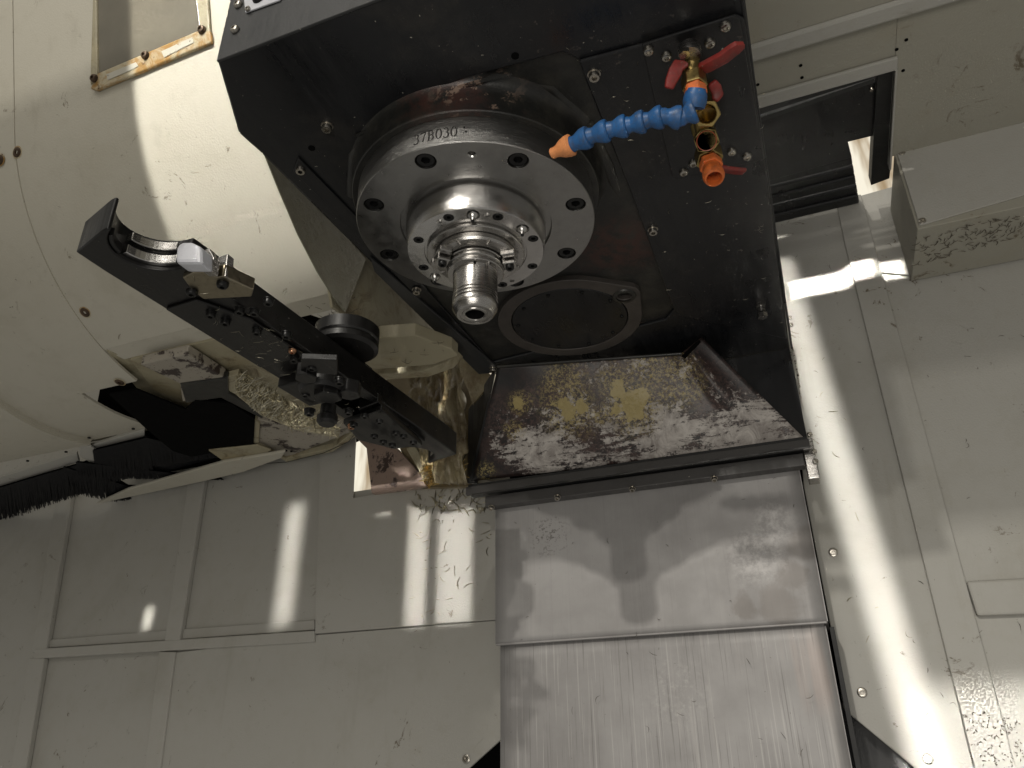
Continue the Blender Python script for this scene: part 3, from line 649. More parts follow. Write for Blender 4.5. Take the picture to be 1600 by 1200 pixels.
def engraving():
    V = []; F = []; hgt = .0125; ang0 = None
    q = at(646, 217, 'z', .0150); a0 = math.atan2(q.y, q.x)
    # start angle from where the first figure stands on the rim
    best = None
    for i in range(600):
        t = R(-150 + i * .15); p3 = Vector((.12 * math.cos(t), .12 * math.sin(t), .012)); v = AX.transposed() @ (p3 - CAM); px = 800 + FOC * v.x / v.z
        if best is None or abs(px - 646) < best[0]: best = (abs(px - 646), t)
    th = best[1]
    def pt(x, y, r): t = th + x / .12; return Vector((r * math.cos(t), r * math.sin(t), .0065 + y))
    x = 0
    for ch in '37B030':
        for P in glyph(ch):
            n = len(P); s = len(V)
            for i, (gx, gy, gw) in enumerate(P):
                a, b = P[max(i - 1, 0)], P[min(i + 1, n - 1)]; dx, dy = b[0] - a[0], b[1] - a[1]; l = math.hypot(dx, dy) or 1; nx, ny = -dy / l, dx / l
                for sg in (.5, -.5):
                    X, Y = (x + (gx + nx * gw * sg) * hgt * .95), (gy + ny * gw * sg) * hgt
                    V.append(pt(X * .92, Y, .1203)); V.append(pt(X * .92, Y, .1198))
            for i in range(n - 1):
                b = s + i * 4; F += [[b, b + 4, b + 6, b + 2], [b, b + 1, b + 5, b + 4], [b + 2, b + 6, b + 7, b + 3]]
        x += hgt * (.60 if ch != 'B' else .68)
    for ox, oy, r in ((x + .002, .010, .0011), (x + .0035, .005, .0013), (x + .0015, .0035, .0007)):
        s = len(V); V += [pt(ox + r * math.cos(i * .785), oy + r * math.sin(i * .785), .1203) for i in range(8)]; F.append(list(range(s, s + 8)))
    return link('engraved_number', mesh(V, F), M['ink'], sp)
engraving()
# ================================================================= TOOL HOLDER
th_ = empty('tool_holder', (0, 0, -.06), 'polished steel tool holder with grooved body and hollow end, held in the spindle', 'tool holder')
body = lathe('body', [(0, -.0400), (.0278, -.0400), (.0278, -.0455), (.0262, -.0465), (.0262, -.0478), (.0278, -.0488), (.0278, -.0510), (.0258, -.0525), (.0258, -.0535), (.0278, -.0548), (.0278, -.0575), (.0272, -.0582),
      (.0222, -.0583), (.0218, -.0592), (.0216, -.0825), (.0205, -.0830), (.0205, -.0838), (.0219, -.0843), (.0219, -.0864), (.0206, -.0869), (.0206, -.0878), (.0220, -.0883), (.0220, -.0904), (.0207, -.0909), (.0207, -.0918), (.0221, -.0923),
      (.0221, -.0962), (.0216, -.0975), (.0185, -.1028), (.0172, -.1040), (.0150, -.1040), (.0148, -.1032), (.0125, -.1032), (.0120, -.1040), (.0098, -.1040), (.0090, -.1030), (.0088, -.085), (0, -.085)], (0, 0, 0), (0, 0, 1), M['nose'], th_, 128)
cuts = []
for px, py, r in ((742, 408.7, .0017), (763, 411, .0030)):
    q = at(px, py, 'z', -.0583); cuts.append(lathe_mesh([(0, -.006), (r, -.006), (r, .006), (0, .006)], q, (0, 0, 1), 20))
carve(body, cuts)
md = body.modifiers.new('bevel', 'BEVEL'); md.width = .00025; md.segments = 2; md.limit_method = 'ANGLE'; md.angle_limit = R(40)
lathe('bore', [(.0087, -.1020), (.0085, -.0880), (0, -.0880)], (0, 0, 0), (0, 0, 1), M['bolt'], th_, 40)
# ================================================================= COOLANT MANIFOLD AND HOSE
mf = empty('coolant_manifold', (.23, -.03, H - .0065), 'row of brass coolant valves with red levers on the black head', 'valve manifold')
def hexbody(name, c, ax, r, h, mat, parent, bore=None, rot=0, bev=.0008, label=None):
    a, u, v = frame_of(ax); c = Vector(c)
    pts = [c + (u * math.cos(rot + i * math.pi / 3) + v * math.sin(rot + i * math.pi / 3)) * r for i in range(6)]
    o = prism(name, pts, a * h, mat, parent)
    if bore: carve(o, [lathe_mesh([(0, -.02), (bore, -.02), (bore, min(h * .7, .02)), (0, min(h * .7, .02))], c, a, 24)])
    md = o.modifiers.new('bevel', 'BEVEL'); md.width = bev; md.segments = 2; md.limit_method = 'ANGLE'
    return o
UPV = Vector((0, 0, 1))
def W(x, y, z): return at(x, y, 'z', z)
# valve 1 (front): body hangs straight down, orange collar, blue hose
v1 = W(1085, 132, .012)
lathe('valve_body', [(.0045, 0), (.0065, 0), (.0085, .008), (.0085, .018), (.006, .020), (.006, .048), (0, .048)], v1, (0, 0, 1), M['brass'], mf, 32)
hexbody('hex_nut', v1 + Vector((0, 0, -.004)), (0, 0, 1), .0105, .013, M['brass'], mf, rot=.3)
cp = W(1078, 86, .036); lathe('valve_stem', [(0, 0), (.0085, 0), (.0095, .003), (.0095, .012), (0, .012)], cp + Vector((0, 0, -.002)), (0, .2, 1), M['nose'], mf, 24)
put('hex', 'stem_nut', W(1069, 80, .033), DN, M['screw'], mf, .8)
hexbody('orange_collar', v1 + Vector((0, 0, -.014)), (0, 0, 1), .0098, .010, M['orange'], mf, rot=.1, bev=.0015)
# lever of the front valve: two red arms bent down
def arm_strip(name, pts, w, t, mat, parent, wdir):
    V = []; F = []; pts = [Vector(p) for p in pts]; n = len(pts); wd = Vector(wdir).normalized()
    for i, p in enumerate(pts):
        dd = (pts[min(i + 1, n - 1)] - pts[max(i - 1, 0)]).normalized(); s = (wd - dd * wd.dot(dd)).normalized(); k = dd.cross(s)
        ww = w if not isinstance(w, list) else w[i]
        V += [p + s * ww + k * t, p - s * ww + k * t, p - s * ww - k * t, p + s * ww - k * t]
    for i in range(n - 1):
        for j in range(4): F.append([i * 4 + j, i * 4 + (j + 1) % 4, (i + 1) * 4 + (j + 1) % 4, (i + 1) * 4 + j])
    F += [[0, 1, 2, 3], [n * 4 - 4, n * 4 - 3, n * 4 - 2, n * 4 - 1]]
    o = link(name, mesh(V, F), mat, parent, smooth=True); md = o.modifiers.new('b', 'BEVEL'); md.width = t * .8; md.segments = 3; md.limit_method = 'ANGLE'; md.angle_limit = R(40); return o
arm_strip('lever', [W(1097, 107, .026), W(1104, 104, .025), W(1130, 90, .023), W(1148, 76, .022), W(1156, 70, .022), W(1158, 67, .022)], [.006, .0068, .0068, .0064, .0055, .003], .0022, M['red'], mf, (.2, 1, .25))
arm_strip('lever', [W(1072, 99, .026), W(1060, 102, .024), W(1055, 112, .020), W(1048, 128, .013), W(1045, 139, .009)], [.0052, .0056, .0058, .0048, .0036], .0022, M['red'], mf, (1, .3, .2))
# valve 2: brass tee with open bore facing the viewer, short red lever
TV = Vector((.02, -.62, -.78))
p2 = W(1104, 178, .018)
lathe('valve_body', [(0, 0), (.008, 0), (.008, .04), (0, .04)], p2 + Vector((0, .004, .003)), (0, 0, 1), M['brass'], mf, 24)
hexbody('brass_elbow', p2, -TV, .0125, .016, M['brass'], mf, bore=.0082, rot=.45)
arm_strip('lever', [W(1112, 128, .036), W(1118, 137, .034), W(1122, 148, .030), W(1116, 158, .026)], [.004, .005, .005, .003], .0025, M['red'], mf, (1, .2, 0))
# valve 3: tee, orange plug inside
p3 = W(1104, 220, .012)
hexbody('brass_body', W(1096, 197, .034), (.1, .7, .05), .0115, .016, M['brass'], mf, rot=.2)
o3 = hexbody('brass_elbow', p3, -TV, .0118, .017, M['brass'], mf, bore=.0094, rot=.52)
lathe('orange_plug', [(.0096, 0), (.0090, -.0012), (.0064, -.0005), (.0056, .004), (.0058, .010), (0, .010)], p3 + TV.normalized() * -.001, -TV, plain('dark_orange_plastic', (.35, .07, .02), .4), mf, 24)
# valve 4: brass hex then orange nozzle
p4 = W(1109, 252, .006)
lathe('valve_body', [(0, 0), (.0085, 0), (.0085, .045), (0, .045)], p4 + Vector((0, 0, .006)), (0, 0, 1), M['brass'], mf, 24)
hexbody('brass_elbow', p4, (-.05, .15, 1), .0128, .016, M['brass'], mf, rot=.15)
n4 = p4 + Vector((.0005, -.002, -.005)); TN = Vector((.06, -.30, -1)).normalized()
hexbody('orange_nut', n4 + TN * .007, -TN, .0108, .010, M['orange'], mf, rot=.2, bev=.0012)
lathe('orange_nozzle', [(.0088, -.004), (.0082, .004), (.0090, .008), (.0098, .012), (.0098, .016), (.0085, .0195), (.0070, .0200), (.0064, .018), (.0060, .004), (0, .003)], n4 + TN * .005, TN, M['orange'], mf, 40)
arm_strip('lever', [W(1124, 262, .012), W(1135, 265, .012), W(1150, 267, .012), W(1164, 268, .012)], [.0045, .0055, .0055, .0052], .002, M['red'], mf, (.1, 1, .3))
lathe('valve_body', [(0, 0), (.0065, 0), (.0065, .030), (0, .030)], p4 + Vector((-.001, -.02, .02)), (0, -1, 0), M['brass'], mf, 24)
# hose
hs = empty('coolant_hose', v1 + Vector((0, 0, -.014)), 'blue segmented coolant hose with pale orange nozzle, hanging from the front brass valve', 'hose')
hz = [(1090, 152, -.006), (1087, 173, -.014), (1064, 184, -.016), (1036, 182, -.014), (1008, 189, -.0125), (980, 196, -.0115), (951, 203, -.0105), (921, 213, -.010), (893, 226, -.009)]
HPT = [W(*p) for p in hz]
lathe('ball_joint', [(0, -.002), (.0075, -.001), (.0094, .004), (.0098, .009), (.0085, .014), (0, .014)], HPT[0] + Vector((0, 0, .008)), (HPT[1] - HPT[0]), M['blue'], hs, 32)
for a, b in zip(HPT[1:-1], HPT[2:]):
    dd = (b - a); L = dd.length; sc = 1.0
    lathe('hose_segment', [(.0040, -.0040), (.0066, -.0030), (.0070, .0010), (.0064, .0034), (.0066, .0045), (.0092, L * .62), (.0097, L * .76), (.0097, L * .90), (.0088, L * .97), (.0066, L)][::1], b, -dd, M['blue'], hs, 32)
dd = (HPT[-1] - HPT[-2]).normalized(); e = HPT[-1]
lathe('nozzle', [(.0075, -.001), (.0096, .0005), (.0094, .004), (.0080, .009), (.0056, .0135), (.0048, .0165), (.0050, .0195), (.0044, .0205), (.0030, .0200), (.0028, .010), (0, .010)], e, dd, M['orange_pale'], hs, 36)
# ================================================================= TOOL CHANGE ARM
AZ, AT = -.130, .030
piv = Vector((-.1865, .010, AZ)); ang = R(-3.2)
ta = empty('tool_change_arm', piv, 'long black double-ended tool change arm with hooked gripper ends', 'tool change arm')
def al_(u, v, z=AZ):   # u toward the viewer end, v to the right
    c, s = math.cos(ang), math.sin(ang); x, y = v, -u
    return Vector((piv.x + c * x - s * y, piv.y + s * x + c * y, z))
def gripper_outline(k):   # k = +1 near end, -1 far end (point symmetric)
    cu, cv, r = .232, .030, .036
    P = [(.0, -.032), (.225, -.032), (.2530, -.0305), (.2630, .010), (.2635, .016)]
    for i in range(15):
        a = R(22 + (182 - 22) * i / 14)   # sweep through the closed side
        P.append((cu + r * math.cos(a) * .86, cv - r * math.sin(a)))
    P += [(.196, .0315)]
    return [(u * k, v * k) for u, v in P]
o1 = gripper_outline(1)
pts = [(u, v) for u, v in o1] + [(.0, .032)] + [(u, v) for u, v in gripper_outline(-1)[1:]]
pts = pts[:]  # one closed outline
bar = prism('arm_bar', [al_(u, v) for u, v in pts], (0, 0, AT), M['black_arm'], ta)
carve(bar, [prism_mesh([al_(u, v, AZ - .01) for u, v in ((-.035, -.018), (-.185, -.016), (-.192, -.004), (-.185, .018), (-.075, .022), (-.035, .010))], (0, 0, .024))])
md = bar.modifiers.new('bevel', 'BEVEL'); md.width = .001; md.segments = 2; md.limit_method = 'ANGLE'; md.angle_limit = R(30)
# near gripper: spring jaw, steel pads, bright locking key
def arc_pad(a0, a1, r0, r1, z0, z1, mat, name, k=1, bev=.0006):
    cu, cv = .232, .030; P = []
    for i in range(11): a = R(a0 + (a1 - a0) * i / 10); P.append((cu + r0 * math.cos(a) * .86, cv - r0 * math.sin(a)))
    for i in range(11): a = R(a1 + (a0 - a1) * i / 10); P.append((cu + r1 * math.cos(a) * .86, cv - r1 * math.sin(a)))
    return prism(name, [al_(u * k, v * k, z0) for u, v in P], (0, 0, z1 - z0), mat, ta, bev)
arc_pad(88, 168, .0355, .0305, AZ + .004, AZ + .012, M['bright'], 'grip_pad')
arc_pad(90, 166, .0355, .0290, AZ + .016, AZ + .024, M['nose'], 'grip_pad')
arc_pad(40, 82, .0355, .0320, AZ + .002, AZ + .010, M['black_arm'], 'grip_pad')
arc_pad(40, 200, .0355, .0330, AZ + .005, AZ + .012, M['nose'], 'grip_pad', -1)
kc = at(291, 396, 'z', -.128)
key = prism('locking_key', [at(*p, 'y', kc.y) for p in ((273, 410), (275, 384), (284, 377), (298, 377), (312, 384), (313, 410))], (0, .016, 0), M['plate'], ta, .003, label='bright square-ended locking key')
prism('jaw_block', [at(*p, 'z', AZ - .004) for p in ((285, 434), (300, 426), (318, 425), (338, 433), (348, 431), (396, 453), (393, 464), (318, 468), (300, 454))], (0, 0, .012), steel('tan_steel', (.34, .30, .22), .30, grime=.4), ta, .001)
prism('jaw_tab', [at(*p, 'y', kc.y + .016) for p in ((316, 424), (320, 390), (326, 387), (334, 402), (330, 424))], (0, .008, 0), M['nose'], ta, .0006)
prism('jaw_tab', [at(*p, 'y', kc.y + .030) for p in ((336, 420), (340, 402), (356, 396), (352, 432), (338, 430))], (0, .008, 0), M['nose'], ta, .0006)
for p in ((300, 455), (348, 443)): put('button', 'screw', at(*p, 'z', AZ - .0042), DN, M['bolt'], ta, 1.0)
# bolts under the arm
prism('cover_strip', [al_(u, v, AZ - .003) for u, v in ((.165, -.029), (.165, .006), (.120, .026), (.045, .026), (.045, -.029))], (0, 0, .0028), M['black_arm'], ta, .001)
for p in ((330, 488), (353, 500), (375, 482), (398, 484), (402, 515), (448, 520), (460, 558), (420, 468)): put('cap', 'bolt', at(*p, 'z', AZ - .003), DN, M['bolt'], ta, .8)
put('button', 'screw', at(457, 547, 'z', AZ - .004), DN, M['copper'], ta, .8, label='coppery worn screw')
# hub underneath: square block, hex nuts, locking pin
hub_c = at(505, 600, 'z', AZ - .004)
prism('hub_block', [al_(u, v, AZ - .004) for u, v in ((.024, -.024), (.024, .018), (-.028, .018), (-.028, -.024))], (0, 0, -.012), M['black_arm'], ta, .002)
lathe('hub_disc', [(0, -.012), (.021, -.012), (.024, -.008), (.024, 0), (0, 0)], at(505, 598, 'z', AZ - .014), (0, 0, 1), M['black_arm'], ta, 40)
hexbody('hub_nut', at(512, 622, 'z', AZ - .032), (0, 0, 1), .014, .012, M['black_arm'], ta)
lathe('locking_pin', [(0, -.011), (.008, -.011), (.0105, -.008), (.0105, -.002), (.008, 0), (.008, .01), (0, .01)], at(512, 648, 'z', AZ - .034), (0, 0, 1), M['black_arm'], ta, 32)
for p, s in (((472, 582), .95), ((488, 570), .85), ((531, 592), .9), ((552, 610), .95), ((478, 612), .85), ((545, 640), .9), ((484, 640), 1.0)): put('cap', 'bolt', at(*p, 'z', AZ - .022), DN, M['bolt'], ta, s)
hexbody('side_nut', at(478, 592, 'z', AZ - .030), (0, 0, 1), .011, .014, M['black_arm'], ta, rot=.4)
hexbody('side_nut', at(545, 618, 'z', AZ - .028), (0, 0, 1), .012, .014, M['black_arm'], ta, rot=.1)
slab('linkage', [(470, 560), (527, 562), (527, 586), (470, 582)], 'z', AZ - .026, .006, M['black_arm'], ta, .001)
# far end plate with hanging screws
slab('spring_plate', [(536, 662), (596, 640), (660, 696), (616, 702), (560, 688)], 'z', AZ - .012, .006, M['black_arm'], ta, .001)
slab('spring_housing', [(560, 640), (590, 628), (664, 690), (640, 697), (590, 690)], 'z', AZ - .004, .012, M['black_arm'], ta, .001)
for p in ((553, 662), (570, 648), (593, 657), (585, 680), (599, 689), (619, 675), (631, 680), (646, 690), (613, 694)): put('sink_small', 'bolt', at(*p, 'z', AZ - .018), DN, M['bolt'], ta, .95)
put('cap', 'screw', at(549, 664, 'z', AZ - .014), DN, M['copper'], ta, .7)
# pivot cylinder above the arm
pc = at(545, 548, 'z', AZ + AT + .004)
lathe('pivot_cylinder', [(0, 0), (.030, 0), (.0340, .003), (.0340, .009), (.0325, .011), (.0340, .013), (.0340, .026), (0, .026)], pc + Vector((-.004, 0, 0)), (0, 0, 1), M['black_arm'], ta, 64)
# ================================================================= TOOL MAGAZINE
DC, DR = Vector((0, .249, .393)), .361
mg = empty('tool_magazine', (-.7, .25, .05), 'big rounded cream tool magazine housing left of the head', 'tool magazine')
def prof(t, r=DR):   # t in degrees along the shell; above -72 the shell runs on straight
    if t >= -72: return DC.y + r * math.sin(R(t)), DC.z - r * math.cos(R(t))
    L = -(t + 72) * R(1) * DR; s, c = math.sin(R(-72)), math.cos(R(-72))
    return DC.y + r * s - c * L, DC.z - r * c - s * L
def shell(name, x0, x1, t0, t1, mat, parent, dr=0.0, th=.004, steps=None, **k):
    n = steps or max(4, int((t1 - t0) / 2)); V = []; F = []
    for i in range(n + 1):
        t = t0 + (t1 - t0) * i / n; y, z = prof(t, DR + dr); y2, z2 = prof(t, DR + dr - th)
        V += [(x0, y, z), (x1, y, z), (x1, y2, z2), (x0, y2, z2)]
    for i in range(n):
        for j in range(4): F.append([i * 4 + j, i * 4 + (j + 1) % 4, (i + 1) * 4 + (j + 1) % 4, (i + 1) * 4 + j])
    F += [[0, 1, 2, 3], [n * 4, n * 4 + 1, n * 4 + 2, n * 4 + 3]]
    return link(name, sharpen(mesh(V, F), 40), mat, parent, **k)
shell('right_shell', -.6410, -.258, -140, -21.5, M['cream'], mg)
shell('middle_shell', -.900, -.6442, -140, -10, M['cream'], mg, -.001)
shell('middle_shell', -.935, -.756, -10.2, 15.5, M['cream'], mg, -.001)
shell('left_shell', -1.9, -.9015, -140, 14, M['cream'], mg, .010, .014)
shell('rolled_edge', -.935, -.900, -60, 14, M['cream'], mg, .004, .010)
for p in ((0, 250), (27, 238), (133, 488), (187, 597)):
    d = ray(*p); best = None
    # intersection with the drum
    o = CAM; a = d.y ** 2 + d.z ** 2; b = 2 * (d.y * (o.y - DC.y) + d.z * (o.z - DC.z)); c = (o.y - DC.y) ** 2 + (o.z - DC.z) ** 2 - DR ** 2
    t = (-b - math.sqrt(b * b - 4 * a * c)) / 2 / a; q = o + d * t; nn = Vector((0, q.y - DC.y, q.z - DC.z)).normalized()
    put('flat', 'screw', q + nn * .0003, nn, M['rust_bolt'], mg, 1.15)
    lathe('rust_ring', [(.0072, 0), (.0088, .0002), (.0088, .0006), (.0072, .0006)], q + nn * .0004, -nn, M['rusty'], mg, 24)
# lip under the right shell, flat cheek
yb, zb = prof(-21.5)
lipm = prism('shell_lip', [(-.6425, yb, zb + .0005), (-.258, yb, zb + .0005), (-.262, yb + .030, zb - .004), (-.632, yb + .030, zb - .004)], (0, .001, .004), M['cream'], mg, .0008)
cheek = []
for i in range(30): t = -140 + i * 4.2; y, z = prof(t, DR - .006); cheek.append((-.2600, y, z))
cheek += [(-.2600, .25, .040), (-.2600, .40, .12), (-.2600, .40, .75)]
prism('cheek_sheet', cheek, (-.003, 0, 0), M['cream_dirty'], mg)
# window in the straight part
wp0, wn = Vector((0, *prof(-72))), Vector((0, -.951, -.309))
def onw(x, y, off): return atp(x, y, wp0 + wn * off, wn)
fo = [(140, 138), (330, 63), (316, -40), (136, -40)]
fi = [(152, 116), (310, 50), (298, -38), (150, -38)]
def wq(name, px, off, th, mat, bev=.0015): return prism(name, [onw(x, y, off) for x, y in px], -wn * th, mat, mg, bev)
wq('window_frame', [(140, 138), (150, 141), (330, 66), (328, 48), (312, 46), (152, 114)], .006, .0055, M['rusty'], .002)
wq('window_frame', [(328, 56), (312, 52), (300, -60), (320, -60)], .0052, .005, M['cream_dirty'], .002)
wq('window_frame', [(140, 132), (152, 116), (150, -60), (146, -60)], .0052, .005, M['cream_dirty'], .002)
wq('window_pane', [(151, 116), (313, 50), (302, -60), (150, -60)], .0025, .002, M['glass'])
for p in ((148, 123), (228, 87), (316, 47)): put('button', 'screw', onw(*p, .0062), wn, M['rust_bolt'], mg, 1.1)
wq('paint_flake', [(166, 116), (212, 97), (216, 103), (208, 108), (168, 125)], .0068, .0006, M['flaked_rim'], .0003)
wq('paint_flake', [(252, 80), (300, 58), (303, 66), (256, 90)], .0068, .0006, M['flaked_rim'], .0003)
# yellowed tape over the cheek
tp = prism('tape_patch', [at(*p, 'x', -.222) for p in ((408, 226), (432, 242), (470, 290), (520, 345), (572, 405), (556, 446), (540, 488), (524, 468), (496, 424), (466, 366), (436, 296))], (-.0015, 0, 0), M['tape'])
tag(tp, 'crinkled yellowed tape sheet hanging on the housing beside the black head', 'tape')
# bottom of the magazine: black sheets for the pocket's darkness, brushes, worn ledge, rim
slab('pocket_dark_backing', [(150, 640), (168, 545), (420, 480), (600, 540), (600, 640), (560, 690), (400, 742), (230, 755), (160, 720)], 'z', .075, .01, M['void'], mg)  # black underlay, gives the pocket its darkness by colour
shell('edge_flange', -.95, -.79, 15.6, 18.5, M['cream_dirty'], mg, -.002)
slab('edge_flange', [(-60, 765), (120, 708), (124, 722), (-60, 780)], 'z', .040, .006, M['cream_wall'], mg, .001)
slab('edge_flange', [(136, 698), (226, 671), (226, 686), (146, 702)], 'z', .040, .006, M['cream_wall'], mg, .001)
for p in ((43, 721), (103, 707), (139, 685), (208, 671)): lathe('screw_hole', [(0, 0), (.0028, 0), (.0028, .002)], at(*p, 'z', .0355), (0, 0, 1), M['bolt'], mg, 12)
# side step between left and middle shell
slab('step_plate', [(124, 696), (142, 698), (178, 722), (196, 748), (172, 745), (124, 712)], 'z', .034, .004, M['cream_wall'], mg, .001)
# inner curved plates
slab('pocket_wall', [(166, 548), (206, 560), (236, 600), (330, 640), (340, 660), (290, 640), (213, 606)], 'z', .055, .003, M['cream_dirty'], mg, .001)
slab('pocket_roof', [(203, 562), (400, 515), (530, 590), (560, 640), (530, 690), (445, 718), (395, 690), (400, 650), (340, 600), (310, 650), (240, 610)], 'z', .050, .010, M['cream_dirty'], mg, .001)
slab('worn_block', [(219, 570), (292, 553), (350, 590), (356, 614), (285, 628), (281, 600)], 'z', .030, .016, M['flaked'], mg, .002, label='block with most of its cream paint flaked off')
slab('block_side', [(281, 600), (356, 590), (357, 614), (412, 645), (410, 655), (345, 622), (290, 630)], 'z', .028, .012, M['casting'], mg, .002)
slab('worn_block', [(402, 655), (455, 668), (530, 655), (548, 676), (446, 716), (394, 692)], 'z', .034, .014, M['flaked'], mg, .002)
slab('rim_web', [(393, 690), (398, 657), (406, 662), (404, 694), (446, 716), (520, 700), (550, 676), (556, 682), (520, 706), (448, 722)], 'z', .030, .010, M['cream_dirty'], mg, .001)
slab('pocket_dark_sheet', [(171, 617), (214, 609), (290, 640), (305, 626), (360, 630), (398, 655), (396, 694), (300, 714), (270, 705), (226, 668)], 'z', .027, .003, M['void'], mg)  # flat black sheet, painted stand-in for the dark of the open pocket
slab('pocket_side', [(352, 612), (400, 640), (372, 585), (350, 590)], 'z', .032, .01, M['cream_dirty'], mg, .001)
# lit ledge where chips pile up
ledge = slab('chip_ledge', [(366, 582), (384, 584), (470, 636), (528, 665), (524, 682), (460, 670), (405, 647), (370, 618)], 'y', .22, .008, M['cream_dirty'], mg, .001)
# rim: horizontal ring sheet, curved outer edge
rim = [(150, 788), (200, 765), (260, 748), (350, 722), (446, 706), (440, 716), (380, 738), (320, 752), (250, 767)]
slab('rim_sheet', rim, 'z', .018, .006, M['cream'], mg, .002)
slab('rim_plate', [(325, 704), (402, 696), (424, 704), (385, 726), (350, 722)], 'z', .024, .004, M['cream_dirty'], mg, .002)
for p in ((447, 705), (455, 706)): lathe('screw_hole', [(0, 0), (.0022, 0), (.0022, .002)], at(*p, 'z', .0290), (0, 0, 1), M['void'], mg, 12)
tube('rim_seam', [at(*p, 'z', .028) for p in ((385, 726), (448, 722), (505, 708), (545, 690), (562, 668))], .0006, M['bolt'], mg, 6)
# brushes: each a strip of bristles
def brush(px0, px1, length, n, z, name='brush_seal'):
    V = []; F = []
    for i in range(n):
        t = i / (n - 1); x0 = px0[0] + (px1[0] - px0[0]) * t; y0 = px0[1] + (px1[1] - px0[1]) * t
        a = at(x0, y0, 'z', z); ln = length(t) * (1 + random.uniform(-.12, .10)); b = at(x0 + random.uniform(-3, 5) + ln * .12, y0 + ln, 'z', z - random.uniform(0, .006))
        wv = Vector((.0016, .0006, 0)); s = len(V); V += [a - wv, a + wv, a + wv * .2 + Vector((0, 0, .003)), b - wv * .5, b + wv * .5, b + Vector((0, 0, .001))]
        F += [[s, s + 1, s + 4, s + 3], [s + 1, s + 2, s + 5, s + 4], [s + 2, s, s + 3, s + 5], [s + 3, s + 4, s + 5]]
    o = link(name, mesh(V, F), M['brush'], mg); o['kind'] = 'stuff'; return o
brush((-70, 783), (135, 722), lambda t: 52 - 10 * t, 520, .032); brush((100, 730), (200, 760), lambda t: 38 - 12 * t, 200, .030); brush((120, 722), (345, 748), lambda t: 24 - 22 * t, 380, .028)
brush((146, 704), (230, 684), lambda t: 52 - 2 * t, 320, .031); brush((228, 684), (345, 712), lambda t: 42 - 40 * t, 320, .031)
slab('brush_backing', [(-70, 783), (135, 722), (200, 760), (250, 762), (345, 746), (200, 768), (120, 772), (-70, 822)], 'z', .036, .004, M['brush'], mg)
slab('brush_backing', [(146, 704), (228, 684), (345, 714), (230, 744), (195, 745)], 'z', .035, .004, M['brush'], mg)
# ---- arm drive housing between magazine and head
ah = empty('arm_drive_housing', (-.23, .2, .05), 'oily cream housing of the arm drive between magazine and black head', 'gearbox housing')
slab('housing_side', [(500, 360), (575, 390), (720, 510), (722, 545), (650, 528), (592, 532), (585, 560), (560, 505), (520, 480)], 'x', -.2300, .004, M['cream_dirty'], ah, .001)
slab('housing_foot', [(585, 535), (592, 528), (648, 524), (706, 546), (716, 556), (678, 570), (583, 578), (560, 560)], 'z', .020, .02, M['cream_dirty'], ah, .002)
slab('housing_foot', [(580, 577), (584, 556), (716, 548), (700, 566), (660, 580), (584, 586)], 'y', .30, .02, M['cream_dirty'], ah, .002)
slab('housing_back', [(585, 575), (720, 545), (742, 600), (736, 760), (650, 762), (600, 640)], 'y', .520, .01, M['cream_dark'], ah)
slab('bracket', [(523, 652), (560, 668), (578, 690), (620, 700), (668, 752), (664, 760), (580, 771), (572, 700), (556, 684)], 'y', .500, .012, M['flaked_pink'], ah, .002, label='bracket with flaked pinkish paint')
slab('bracket_leg', [(634, 700), (648, 696), (668, 730), (676, 752), (664, 755), (650, 728)], 'y', .492, .010, M['cream_dirty'], ah, .002)
def crumple(name, px, y, amp, mat, parent, nx=26, ny=40, seed=0):
    """px: four corners, clockwise from top left"""
    a, b, c, d = [at(*p, 'y', y) for p in px]; V = []; F = []
    for j in range(ny + 1):
        for i in range(nx + 1):
            s, t = i / nx, j / ny; p = lerp(lerp(a, b, s), lerp(d, c, s), t)
            q = Vector((p.x * 60 + seed, seed * 3.1, p.z * 22)); h = abs(mnoise.noise(q)) * 2 + .5 * mnoise.noise(q * 3.1)
            V.append(p + Vector((0, -amp * h, 0)))
    for j in range(ny):
        for i in range(nx): k = j * (nx + 1) + i; F.append([k, k + 1, k + nx + 2, k + nx + 1])
    o = link(name, mesh(V, F), mat, parent, smooth=True); md = o.modifiers.new('t', 'SOLIDIFY'); md.thickness = .0012; return o
cw = crumple('crumpled_wrap', ((690, 520), (726, 556), (734, 758), (684, 758)), .455, .018, M['wrap'], None, seed=2)
tag(cw, 'crumpled oily clear wrap hanging beside the worn guard', 'plastic wrap')
cw = crumple('crumpled_wrap', ((640, 590), (694, 560), (700, 756), (664, 756)), .470, .014, M['wrap'], None, seed=9)
tag(cw, 'brown oil-stained sheet hanging behind the far end of the tool change arm', 'plastic wrap')
cf = prism('cable_fan', [at(*p, 'y', .430) for p in ((706, 548), (716, 545), (770, 588), (765, 600), (738, 632), (732, 612))], (0, .004, 0), M['wrap'])
tag(cf, 'stretched clear film under the lower left corner of the black head', 'plastic film')
